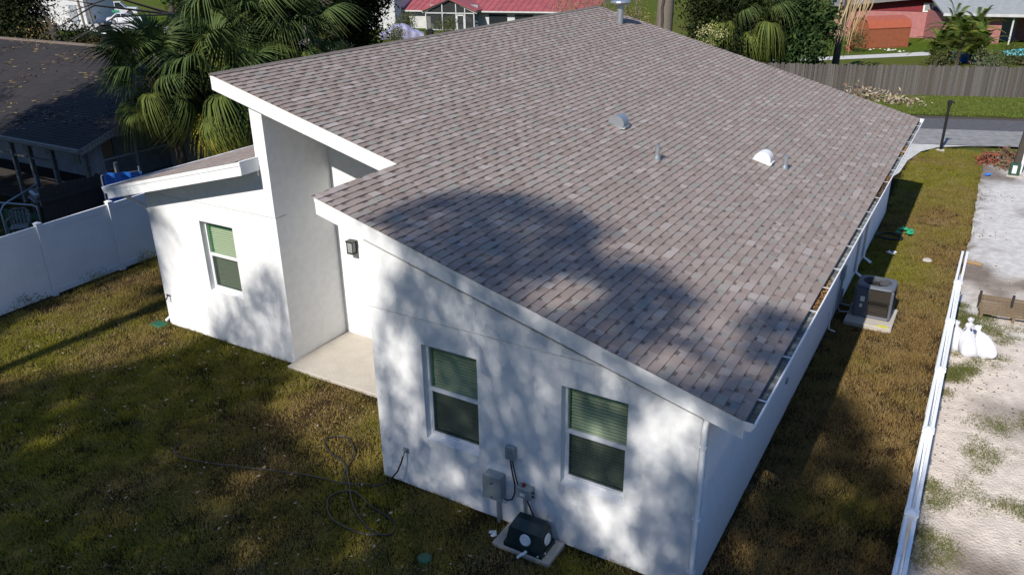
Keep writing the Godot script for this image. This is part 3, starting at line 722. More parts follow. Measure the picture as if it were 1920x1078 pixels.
# ================================================================ neighbour's dark house on the left
func neighbour_house():
	var h := thing("neighbour_house", "older low house with dark weathered roof beyond the white fence on the left", "house")
	var ze := -13.5
	var zr := -19.6
	var ry := func(z: float) -> float: return 2.5 + 0.31 * (ze - z) if z > zr else 2.5 + 0.31 * (ze - zr) - 0.31 * (zr - z)
	var x0 := -48.0
	var x1 := -22.75
	var s := st()
	for side in [[ze, zr], [-25.7, zr]]:
		hexa(s, [Vector3(x0, ry.call(side[0]) - 0.16, side[0]), Vector3(x1, ry.call(side[0]) - 0.16, side[0]), Vector3(x1, ry.call(side[1]) - 0.16, side[1]), Vector3(x0, ry.call(side[1]) - 0.16, side[1]), Vector3(x0, ry.call(side[0]) - 0.01, side[0]), Vector3(x1, ry.call(side[0]) - 0.01, side[0]), Vector3(x1, ry.call(side[1]) - 0.01, side[1]), Vector3(x0, ry.call(side[1]) - 0.01, side[1])])
	var roof := part("roof", s, M.deck, h, "dark brown weathered shingle roof with fallen leaves")
	# weathered shingle courses, each a strip with its own butt edge
	s = st()
	var nn := Vector3(0, 0.955, 0.296)
	for k in 45:
		var za := ze + 0.02 - k * 0.1364
		var zb := za - 0.1364
		if zb < zr: break
		var x := x0
		while x < x1:
			var w := rng.randf_range(0.28, 0.36) * (1.0 if x > -34 else 3.0)
			var xb := minf(x + w, x1 + 0.01)
			var m := lawn_noise.get_noise_2d(x * 1.2, za * 1.2)
			s.set_color(Color(0.032, 0.026, 0.026).lerp(Color(0.019, 0.016, 0.017), clampf(m + 0.4, 0, 1)) * rng.randf_range(0.85, 1.15))
			quad(s, Vector3(x, ry.call(za) + 0.012, za), Vector3(xb, ry.call(za) + 0.012, za), Vector3(xb, ry.call(zb) + 0.001, zb), Vector3(x, ry.call(zb) + 0.001, zb), Vector3(x, 0, za))
			quad(s, Vector3(x, ry.call(za) + 0.012, za), Vector3(xb, ry.call(za) + 0.012, za), Vector3(xb, ry.call(za) - 0.005, za), Vector3(x, ry.call(za) - 0.005, za))
			x = xb
	var f := part("shingle_field", s, M.old_shingle, roof); f.set_meta("kind", "stuff")
	s = st(); s.set_color(Color(0.17, 0.13, 0.10)); hexa(s, [Vector3(x0, ry.call(zr + 0.14) + 0.005, zr + 0.14), Vector3(x1, ry.call(zr + 0.14) + 0.005, zr + 0.14), Vector3(x1, ry.call(zr - 0.14) + 0.005, zr - 0.14), Vector3(x0, ry.call(zr - 0.14) + 0.005, zr - 0.14), Vector3(x0, ry.call(zr) + 0.03, zr + 0.06), Vector3(x1, ry.call(zr) + 0.03, zr + 0.06), Vector3(x1, ry.call(zr) + 0.03, zr - 0.06), Vector3(x0, ry.call(zr) + 0.03, zr - 0.06)]); part("ridge_cap", s, M.old_shingle, roof)
	# fallen leaves lying on the roof
	s = st()
	for i in 2600:
		var z := rng.randf_range(zr + 0.2, ze - 0.3)
		var x := rng.randf_range(-38.0, x1 - 0.2)
		if lawn_noise.get_noise_2d(x * 2.0 + 9, z * 2.0) + rng.randf_range(-0.3, 0.3) < 0.1: continue
		var p := Vector3(x, ry.call(z) + 0.02, z)
		var b := Basis(Vector3.UP, rng.randf() * TAU) * Basis(Vector3.RIGHT, rng.randf_range(0.1, 0.6))
		s.set_color([Color(0.17, 0.11, 0.05), Color(0.11, 0.07, 0.035), Color(0.22, 0.16, 0.07)][i % 3])
		quad(s, p + b * Vector3(-0.07, 0, -0.02), p + b * Vector3(0.07, 0, -0.02), p + b * Vector3(0.07, 0, 0.02), p + b * Vector3(-0.07, 0, 0.02))
	f = part("leaf_litter", s, M.dry_leaf, roof); f.set_meta("kind", "stuff")
	# eave trim and barge boards
	s = st(); bx(s, x0, x1 + 0.02, ry.call(ze) - 0.2, ry.call(ze) - 0.01, ze + 0.003, ze + 0.03); part("fascia", s, M.weathered_white, h)
	s = st(); bx(s, x0, x1 + 0.03, ry.call(ze) - 0.13, ry.call(ze) - 0.02, ze + 0.033, ze + 0.12); part("gutter", s, M.weathered_white, h)
	s = st()
	for sd_ in [[ze, zr], [-25.7, zr]]:
		hexa(s, [Vector3(x1 + 0.002, ry.call(sd_[0]) - 0.2, sd_[0]), Vector3(x1 + 0.03, ry.call(sd_[0]) - 0.2, sd_[0]), Vector3(x1 + 0.03, ry.call(sd_[1]) - 0.2, sd_[1]), Vector3(x1 + 0.002, ry.call(sd_[1]) - 0.2, sd_[1]), Vector3(x1 + 0.002, ry.call(sd_[0]), sd_[0]), Vector3(x1 + 0.03, ry.call(sd_[0]), sd_[0]), Vector3(x1 + 0.03, ry.call(sd_[1]), sd_[1]), Vector3(x1 + 0.002, ry.call(sd_[1]), sd_[1])])
	part("barge_board", s, M.weathered_white, h)
	# gable wall with the porch opening
	var xw := -23.2
	s = st()
	bx(s, xw - 0.2, xw, -0.1, 1.15, -16.9, -14.2); bx(s, xw - 0.2, xw, -0.1, 2.62, -14.36, -14.2); bx(s, xw - 0.2, xw, -0.1, 2.62, -25.2, -16.9)
	prism(s, [Vector3(xw, 2.62, -14.2), Vector3(xw, 2.62, -25.2), Vector3(xw, ry.call(zr) - 0.17, zr)], Vector3(-0.2, 0, 0))
	bx(s, xw - 0.2, xw, 2.5, 2.62, -16.9, -14.36)
	part("gable_wall", s, M.house_grey, h)
	s = st()
	bx(s, xw - 0.08, xw + 0.02, 1.15, 2.5, -15.61, -15.54); bx(s, xw - 0.06, xw + 0.01, 1.86, 1.92, -16.9, -14.36); bx(s, xw - 0.08, xw + 0.02, 1.15, 2.5, -16.9, -16.84); bx(s, xw - 0.08, xw + 0.02, 1.15, 2.5, -14.42, -14.36)
	var pw := part("porch_window", s, M.house_grey, h)
	s = st(); quad(s, Vector3(xw - 0.05, 1.15, -16.9), Vector3(xw - 0.05, 1.15, -14.36), Vector3(xw - 0.05, 2.5, -14.36), Vector3(xw - 0.05, 2.5, -16.9)); part("insect_screen", s, M.screen_mesh, pw)
	# porch: inner walls, posts, rails
	s = st(); bx(s, x0, xw - 0.2, -0.1, 2.7, -17.2, -17.0); bx(s, x0, xw - 0.2, -0.1, 2.4, -25.2, -25.0); part("inner_wall", s, M.house_grey, h)
	s = st(); bx(s, -27.6, -26.6, 0.9, 2.1, -16.99, -16.96); part("panel", s, M.tan, h)
	s = st(); bx(s, x0, xw - 0.2, -0.06, 0.05, -17.0, -14.2); part("porch_floor", s, M.dark_wood, h)
	for x in [-30.4, -27.6, -26.6, -25.35, -23.6]:
		s = st(); box(s, Vector3(x, 1.15, -14.1), Vector3(0.12, 2.32, 0.12)); part("post", s, M.weathered_white, h)
	for p in [[-26.6, 1.9], [-25.35, 1.9], [-23.9, 1.85]]:
		s = st(); hexa(s, [Vector3(p[0] - 0.14, p[1], -14.02), Vector3(p[0] + 0.16, p[1] - 0.05, -14.02), Vector3(p[0] + 0.16, p[1] - 0.05, -13.99), Vector3(p[0] - 0.14, p[1], -13.99), Vector3(p[0] - 0.2, p[1] + 0.4, -14.02), Vector3(p[0] + 0.14, p[1] + 0.4, -14.02), Vector3(p[0] + 0.14, p[1] + 0.4, -13.99), Vector3(p[0] - 0.2, p[1] + 0.4, -13.99)]); part("bracket", s, M.weathered_white, h)
	s = st(); bx(s, -30.4, -25.35, 1.62, 1.68, -14.13, -14.07); part("rail", s, M.weathered_white, h)
	# roof furniture
	s = st(); cyl(s, Vector3(0, -0.3, 0), Vector3(0, 0.62, 0), 0.21, 16); lathe(s, [Vector2(0.0, 0.98), Vector2(0.25, 0.93), Vector2(0.27, 0.86), Vector2(0.2, 0.84), Vector2(0.19, 0.78), Vector2(0.25, 0.76), Vector2(0.25, 0.70), Vector2(0.21, 0.66), Vector2(0.21, 0.6)], 16)
	var q := part("flue", s, M.black_metal, roof, "black round flue with cap at the ridge"); q.position = Vector3(-29.5, 4.35, -19.6)
	s = st(); lathe(s, [Vector2(0.213, 0.52), Vector2(0.222, 0.54), Vector2(0.213, 0.56)], 16); lathe(s, [Vector2(0.25, 0.86), Vector2(0.275, 0.87), Vector2(0.25, 0.88)], 16); var fb := part("flue_band", s, M.metal_grey, roof); fb.position = q.position
	s = st(); cyl(s, Vector3.ZERO, Vector3(0, 0.4, 0), 0.04, 8); q = part("vent_pipe", s, M.metal_grey, roof); q.position = Vector3(-25.6, ry.call(-17.0), -17.0)

# ================================================================ buildings across the street
func gable_roof(s: SurfaceTool, o: Vector3, e: Vector3, n: Vector3, hw: float, y0: float, y1: float, depth: float, th := 0.12):   # ridge along n (outward), halves along e
	for sg in [-1.0, 1.0]:
		var a: Vector3 = o + e * (sg * hw) + Vector3(0, y0, 0)
		var r := o + Vector3(0, y1, 0)
		var u := Vector3(0, th, 0)
		hexa(s, [a, r, r - n * depth, a - n * depth, a + u, r + u, r - n * depth + u, a - n * depth + u])

func far_buildings():
	var e := Vector3(0.972, 0, -0.235)
	var n := Vector3(0.235, 0, 0.972)
	var Y := Vector3.UP
	# ---- red roofed house with a screened gable porch
	var h := thing("red_roof_house", "white house with red metal roof and screened gable porch behind the ridge", "house")
	var o := Vector3(-46.0, -0.08, -66.2)
	var s := st(); gable_roof(s, o + n * 0.25, e, n, 2.75, 1.75, 2.85, 9.0)
	var roof := part("roof", s, M.red_roof, h)
	s = st()   # main roof, ridge along the street side
	var p0 := o - n * 1.2 - e * 5.5
	var p1 := o - n * 1.2 + e * 14.0
	hexa(s, [p0 + Y * 1.62, p1 + Y * 1.62, p1 - n * 6 + Y * 3.3, p0 - n * 6 + Y * 3.3, p0 + Y * 1.72, p1 + Y * 1.72, p1 - n * 6 + Y * 3.42, p0 - n * 6 + Y * 3.42])
	part("main_roof", s, M.red_roof, h)
	s = st()
	for k in 32:
		var a := p0 + e * (k * 0.62)
		hexa(s, [a + Y * 1.72, a + e * 0.035 + Y * 1.72, a + e * 0.035 - n * 6 + Y * 3.42, a - n * 6 + Y * 3.42, a + Y * 1.755, a + e * 0.035 + Y * 1.755, a + e * 0.035 - n * 6 + Y * 3.455, a - n * 6 + Y * 3.455])
	part("roof_seams", s, M.red_roof, h).set_meta("kind", "stuff")
	s = st(); hexa(s, [p0 - n * 0.5, p1 - n * 0.5, p1 - n * 0.7, p0 - n * 0.7, p0 - n * 0.5 + Y * 1.8, p1 - n * 0.5 + Y * 1.8, p1 - n * 0.7 + Y * 1.8, p0 - n * 0.7 + Y * 1.8]); part("wall", s, M.house_white, h)
	s = st(); hexa(s, [p0 + Y * 1.6, p1 + Y * 1.6, p1 + n * 0.03 + Y * 1.6, p0 + n * 0.03 + Y * 1.6, p0 + Y * 1.73, p1 + Y * 1.73, p1 + n * 0.03 + Y * 1.73, p0 + n * 0.03 + Y * 1.73]); part("fascia", s, M.house_white, h)
	s = st()   # dark band of shaded openings along the right part
	for k in 3:
		var a := o - n * 0.44 - n * 1.2 + e * (3.4 + k * 2.6)
		hexa(s, [a + Y * 0.5, a + e * 1.8 + Y * 0.5, a + e * 1.8 + n * 0.03 + Y * 0.5, a + n * 0.03 + Y * 0.5, a + Y * 1.4, a + e * 1.8 + Y * 1.4, a + e * 1.8 + n * 0.03 + Y * 1.4, a + n * 0.03 + Y * 1.4])
	part("window", s, M.car_glass, h)
	s = st()   # porch frame
	var bar := func(a: Vector3, b: Vector3, w: float):
		var d := (b - a).normalized()
		box(s, (a + b) / 2, Vector3(w, (b - a).length() + w, w), Basis(d.cross(n).normalized(), d, n))
	var L := o - e * 2.45
	var R := o + e * 2.45
	for f in [-2.45, -0.75, 0.65, 1.55, 2.45]: bar.call(o + e * f, o + e * f + Y * (1.75 + (2.45 - absf(f)) * 0.42), 0.09)
	bar.call(L + Y * 0.08, R + Y * 0.08, 0.09); bar.call(L + Y * 1.6, R + Y * 1.6, 0.09)
	bar.call(L - e * 0.25 + Y * 1.68, o + Y * 2.84, 0.17); bar.call(R + e * 0.25 + Y * 1.68, o + Y * 2.84, 0.17)
	bar.call(o + e * 0.75 + Y * 0.1, o + e * 0.75 + Y * 1.4, 0.12); bar.call(o + e * 1.45 + Y * 0.1, o + e * 1.45 + Y * 1.4, 0.12); bar.call(o + e * 0.75 + Y * 1.42, o + e * 1.45 + Y * 1.42, 0.12)
	var pf := part("porch_frame", s, M.house_white, h)
	s = st(); prism(s, [L - n * 0.05, R - n * 0.05, R - n * 0.05 + Y * 1.7, o - n * 0.05 + Y * 2.75, L - n * 0.05 + Y * 1.7], -n * 0.004); part("insect_screen", s, M.screen_mesh, pf)
	s = st(); quad(s, L - n * 1.15, R - n * 1.15, R - n * 1.15 + Y * 2.3, L - n * 1.15 + Y * 2.3); quad(s, L + Y * 0.02, R + Y * 0.02, R - n * 1.15 + Y * 0.02, L - n * 1.15 + Y * 0.02); part("porch_interior", s, M.house_grey, h)
	# ---- white building at the upper left
	h = thing("white_building", "white rendered building in the upper left corner behind dark branches", "building")
	s = st(); box(s, Vector3(-91.0, 1.6, -55.6), Vector3(9.5, 3.4, 5), Basis(Y, 0.35)); part("wall", s, M.house_white, h)
	s = st(); box(s, Vector3(-91.0, 3.4, -55.6), Vector3(10.4, 0.25, 5.8), Basis(Y, 0.35)); part("roof", s, M.grey_roof, h)
	s = st(); box(s, Vector3(-87.0, 1.0, -54.35), Vector3(0.9, 2.0, 0.1), Basis(Y, 0.35)); part("door", s, M.house_grey, h)
	# ---- white and grey house at the far side beyond the red one
	h = thing("grey_house", "pale grey house half hidden behind mossy oak left of the red roof", "house")
	s = st(); box(s, Vector3(-55.5, 1.3, -66), Vector3(7.5, 2.8, 5), Basis(Y, 0.25)); part("wall", s, M.house_white, h)
	s = st(); gable_roof(s, Vector3(-55.5, 0, -63.2), Vector3(cos(0.25), 0, -sin(0.25)), Vector3(sin(0.25), 0, cos(0.25)), 4.2, 2.5, 3.8, 6); part("roof", s, M.grey_roof, h)
	s = st(); box(s, Vector3(-54.2, 1.5, -63.75), Vector3(1.1, 1.0, 0.06), Basis(Y, 0.25)); part("window", s, M.car_glass, h)
	# ---- orange garden shed
	h = thing("garden_shed", "orange metal barn-roof garden shed on the lawn beyond the board fence", "shed")
	var se := Vector3(0.72, 0, -0.69)
	var sn := Vector3(-0.69, 0, -0.72)     # depth, going away
	o = Vector3(-8.9, -0.08, -68.0)
	# gambrel end faces left, long side faces us: long side along se
	var LN := 3.6
	var WD := 2.4
	var prof := [Vector2(0, 0), Vector2(0, 1.42), Vector2(0.35, 1.95), Vector2(1.2, 2.2), Vector2(2.05, 1.95), Vector2(2.4, 1.42), Vector2(2.4, 0)]
	var poly := []
	for p in prof: poly.append(o + sn * p.x + Y * p.y)
	s = st(); prism(s, poly, se * LN); part("wall", s, M.orange_metal, h)
	s = st()
	for i in range(1, 5):
		var a: Vector2 = prof[i]
		var b: Vector2 = prof[i + 1]
		var A := o + sn * (a.x * 1.03 - 0.04) + Y * (a.y + 0.02) - se * 0.08
		var B := o + sn * (b.x * 1.03 - 0.04) + Y * (b.y + 0.02) - se * 0.08
		hexa(s, [A, B, B + se * (LN + 0.16), A + se * (LN + 0.16), A + Y * 0.05, B + Y * 0.05, B + se * (LN + 0.16) + Y * 0.05, A + se * (LN + 0.16) + Y * 0.05])
	part("roof", s, M.orange_roof, h)
	for f in [0.25, 1.9]:
		s = st(); var a: Vector3 = o + se * f - sn * 0.02 + Y * 0.08
		hexa(s, [a, a + se * 1.5, a + se * 1.5 + sn * 0.03, a + sn * 0.03, a + Y * 1.25, a + se * 1.5 + Y * 1.25, a + se * 1.5 + sn * 0.03 + Y * 1.25, a + sn * 0.03 + Y * 1.25]); part("side_panel", s, M.orange_metal, h)
	# ---- pink house with crimson gable
	h = thing("pink_house", "pink stucco house with crimson gable band behind the orange shed", "house")
	var a2 := Vector3(-13.5, -0.08, -76.2)
	var b2 := Vector3(1.4, -0.08, -78.4)
	var d2 := Vector3(-0.15, 0, -0.989)
	s = st(); hexa(s, [a2, b2, b2 + d2 * 7, a2 + d2 * 7, a2 + Y * 2.1, b2 + Y * 2.0, b2 + d2 * 7 + Y * 2.0, a2 + d2 * 7 + Y * 2.1]); part("wall", s, M.pink_wall, h)
	s = st(); var g0 := a2.lerp(b2, 0.12) - d2 * 0.02
	var g1 := a2.lerp(b2, 0.53) - d2 * 0.02
	hexa(s, [g0 + Y * 2.1, g1 + Y * 2.1, g1 + d2 * 0.4 + Y * 2.1, g0 + d2 * 0.4 + Y * 2.1, g0 + Y * 2.5, g1 + Y * 3.2, g1 + d2 * 0.4 + Y * 3.2, g0 + d2 * 0.4 + Y * 2.5]); part("gable_band", s, M.crimson_wall, h)
	s = st(); var r0 := a2.lerp(b2, 0.0) - d2 * 0.7
	var r1 := a2.lerp(b2, 0.55) - d2 * 0.7
	hexa(s, [r0 + Y * 2.35, r1 + Y * 3.25, r1 + d2 * 8 + Y * 3.25, r0 + d2 * 8 + Y * 2.35, r0 + Y * 2.55, r1 + Y * 3.45, r1 + d2 * 8 + Y * 3.45, r0 + d2 * 8 + Y * 2.55]); part("roof", s, M.weathered_white, h)
	s = st(); var w0 := a2.lerp(b2, 0.485) - d2 * 0.06
	var eb := (b2 - a2).normalized()
	hexa(s, [w0 + Y * 2.05, w0 + eb * 0.75 + Y * 2.05, w0 + eb * 0.75 + d2 * 0.05 + Y * 2.05, w0 + d2 * 0.05 + Y * 2.05, w0 + Y * 2.75, w0 + eb * 0.75 + Y * 2.75, w0 + eb * 0.75 + d2 * 0.05 + Y * 2.75, w0 + d2 * 0.05 + Y * 2.75]); var wf := part("window", s, M.white_plastic, h)
	s = st(); w0 += eb * 0.12 - d2 * 0.01
	hexa(s, [w0 + Y * 2.15, w0 + eb * 0.5 + Y * 2.15, w0 + eb * 0.5 + d2 * 0.05 + Y * 2.15, w0 + d2 * 0.05 + Y * 2.15, w0 + Y * 2.65, w0 + eb * 0.5 + Y * 2.65, w0 + eb * 0.5 + d2 * 0.05 + Y * 2.65, w0 + d2 * 0.05 + Y * 2.65]); part("pane", s, M.grey_roof, wf)
	# ---- grey roofed house on the far right
	h = thing("grey_roof_house", "low pink house under a broad grey shingle roof at the right edge", "house")
	var e3 := Vector3(0.93, 0, -0.36)
	var n3 := Vector3(-0.36, 0, -0.93)
	o = Vector3(-4.4, -0.08, -72.6)
	s = st(); hexa(s, [o + Y * 2.25, o + e3 * 16 + Y * 2.0, o + e3 * 16 + n3 * 9 + Y * 4.3, o + n3 * 9 + Y * 4.5, o + Y * 2.38, o + e3 * 16 + Y * 2.13, o + e3 * 16 + n3 * 9 + Y * 4.43, o + n3 * 9 + Y * 4.63]); part("roof", s, M.grey_roof, h)
	s = st(); hexa(s, [o + Y * 2.16, o + e3 * 16 + Y * 1.91, o + e3 * 16 - n3 * 0.04 + Y * 1.91, o - n3 * 0.04 + Y * 2.16, o + Y * 2.36, o + e3 * 16 + Y * 2.11, o + e3 * 16 - n3 * 0.04 + Y * 2.11, o - n3 * 0.04 + Y * 2.36]); part("fascia", s, M.house_white, h)
	s = st(); var w1 := o + n3 * 0.7 + e3 * 0.3
	hexa(s, [w1, w1 + e3 * 4.3, w1 + e3 * 4.3 + n3 * 7, w1 + n3 * 7, w1 + Y * 2.25, w1 + e3 * 4.3 + Y * 2.2, w1 + e3 * 4.3 + n3 * 7 + Y * 2.2, w1 + n3 * 7 + Y * 2.25]); part("wall", s, M.pink_wall, h)
	s = st(); w1 = o + n3 * 3.5 + e3 * 4.6
	hexa(s, [w1, w1 + e3 * 10, w1 + e3 * 10 + n3 * 3, w1 + n3 * 3, w1 + Y * 2.3, w1 + e3 * 10 + Y * 2.2, w1 + e3 * 10 + n3 * 3 + Y * 2.2, w1 + n3 * 3 + Y * 2.3]); part("carport_wall", s, M.house_grey, h)
	for k in 3:
		s = st(); var c := o + n3 * 0.3 + e3 * (5.2 + k * 2.6); cyl(s, c, c + Y * 2.1, 0.07, 8); part("post", s, M.house_white, h)

# ================================================================ fences
func vinyl_post(at: Vector3, parent: Node, hgt := 1.86):
	var s := st(); cbox(s, Vector3(0, hgt / 2 - 0.05, 0), Vector3(0.127, hgt + 0.1, 0.127), 0.006)
	var p := part("post", s, M.vinyl, parent); p.position = at
	s = st(); cbox(s, Vector3(0, hgt + 0.016, 0), Vector3(0.15, 0.03, 0.15), 0.006)
	hexa(s, [Vector3(-0.062, hgt + 0.03, -0.062), Vector3(0.062, hgt + 0.03, -0.062), Vector3(0.062, hgt + 0.03, 0.062), Vector3(-0.062, hgt + 0.03, 0.062), Vector3(-0.02, hgt + 0.055, -0.02), Vector3(0.02, hgt + 0.055, -0.02), Vector3(0.02, hgt + 0.055, 0.02), Vector3(-0.02, hgt + 0.055, 0.02)])
	part("cap", s, M.vinyl, p)

func fences():
	# left fence seen from its face
	var f := thing("vinyl_fence", "tall white vinyl privacy fence standing in shade left of the house", "fence")
	var zs := []
	for i in 13: zs.append(-4.1 - i * 1.93)
	var lx := func(z: float) -> float: return -19.15 + 0.03 * (z + 9.9)
	for i in zs.size():
		vinyl_post(Vector3(lx.call(zs[i]), 0, zs[i]), f)
		if i == zs.size() - 1: break
		var a := Vector3(lx.call(zs[i]), 0, zs[i] - 0.064)
		var b := Vector3(lx.call(zs[i + 1]), 0, zs[i + 1] + 0.064)
		_vinyl_panel(f, a, b, false)
	# right fence, seen from above
	f = thing("vinyl_fence", "low-seen white vinyl fence running between brown lawn and sand lot on the right", "fence")
	zs = [-2.95, -4.88, -6.80, -8.71, -10.65, -12.54, -14.48, -16.40]
	for i in zs.size():
		vinyl_post(Vector3(0.128, 0, zs[i]), f)
		var zn: float = zs[i + 1] + 0.064 if i < zs.size() - 1 else -18.42
		_vinyl_panel(f, Vector3(0.128, 0, zs[i] - 0.064), Vector3(0.128 + (0.02 if i == zs.size() - 1 else 0.0), 0, zn), true)
	# grey board fence across the street: single boards
	f = thing("board_fence", "weathered grey wooden board fence along the far side of the street", "fence")
	var bm := []
	for k in 8:
		var s := st()
		s.set_color([Color(0.122, 0.104, 0.094), Color(0.144, 0.130, 0.119), Color(0.101, 0.083, 0.076), Color(0.169, 0.155, 0.144), Color(0.115, 0.104, 0.101), Color(0.137, 0.115, 0.101), Color(0.151, 0.140, 0.133), Color(0.112, 0.094, 0.083)][k])
		var hh := 1.62 + 0.05 * sin(k * 2.1)
		box(s, Vector3(0, hh / 2 - 0.05, 0), Vector3(0.088, hh + 0.1, 0.02))
		bm.append(done(s))
	rng.seed = 12
	for k in 262:
		var o := part("board", bm[rng.randi() % 8], M.old_wood, f)
		o.position = sd(-9.6 + k * 0.096, 11.1 + rng.randf_range(-0.012, 0.012)); o.rotation = Vector3(0, deg_to_rad(18) + rng.randf_range(-0.03, 0.03), rng.randf_range(-0.012, 0.012))
	var s2 := st()
	s2.set_color(Color(0.13, 0.11, 0.1))
	for y in [0.4, 1.25]: hexa(s2, [sd(-9.6, 11.13, y), sd(15.5, 11.13, y), sd(15.5, 11.17, y), sd(-9.6, 11.17, y), sd(-9.6, 11.13, y + 0.09), sd(15.5, 11.13, y + 0.09), sd(15.5, 11.17, y + 0.09), sd(-9.6, 11.17, y + 0.09)])
	part("rail", s2, M.old_wood, f)
	# dark plank fence of the neighbour
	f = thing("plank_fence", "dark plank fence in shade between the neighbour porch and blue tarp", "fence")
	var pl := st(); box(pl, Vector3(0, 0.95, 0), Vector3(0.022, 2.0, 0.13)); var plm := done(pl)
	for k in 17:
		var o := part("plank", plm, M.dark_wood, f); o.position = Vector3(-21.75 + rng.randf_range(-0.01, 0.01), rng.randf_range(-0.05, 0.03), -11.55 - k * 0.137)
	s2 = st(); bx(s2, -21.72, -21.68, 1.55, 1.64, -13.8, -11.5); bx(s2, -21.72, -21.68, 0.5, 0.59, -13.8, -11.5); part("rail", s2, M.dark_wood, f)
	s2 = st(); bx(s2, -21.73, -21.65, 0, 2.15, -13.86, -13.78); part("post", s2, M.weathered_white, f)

func _vinyl_panel(f: Node, a: Vector3, b: Vector3, open_top: bool):
	var d := (b - a).normalized()
	var L := (b - a).length()
	var w := Vector3(d.z, 0, -d.x)
	var strip := func(s: SurfaceTool, y0: float, y1: float, w0: float, w1: float, t0 := 0.0, t1 := -1.0):
		var A := a + d * t0
		var B := a + d * (L if t1 < 0 else t1)
		hexa(s, [A + w * w0 + Vector3(0, y0, 0), B + w * w0 + Vector3(0, y0, 0), B + w * w1 + Vector3(0, y0, 0), A + w * w1 + Vector3(0, y0, 0), A + w * w0 + Vector3(0, y1, 0), B + w * w0 + Vector3(0, y1, 0), B + w * w1 + Vector3(0, y1, 0), A + w * w1 + Vector3(0, y1, 0)])
	var s := st(); strip.call(s, 0.03, 0.17, -0.022, 0.022); part("bottom_rail", s, M.vinyl, f)
	s = st()
	if open_top:      # deep U-channel rail, slot upwards
		strip.call(s, 1.62, 1.83, -0.065, -0.022); strip.call(s, 1.62, 1.83, 0.022, 0.065)
	else:
		strip.call(s, 1.66, 1.82, -0.025, 0.025)
	part("top_rail", s, M.vinyl, f)
	var n := 6
	for k in n:      # tongue-and-groove boards
		s = st(); strip.call(s, 0.165, 1.30 if open_top else 1.668, -0.011, 0.011, L * k / n + 0.0006, L * (k + 1) / n - 0.0006); part("board", s, M.vinyl, f)

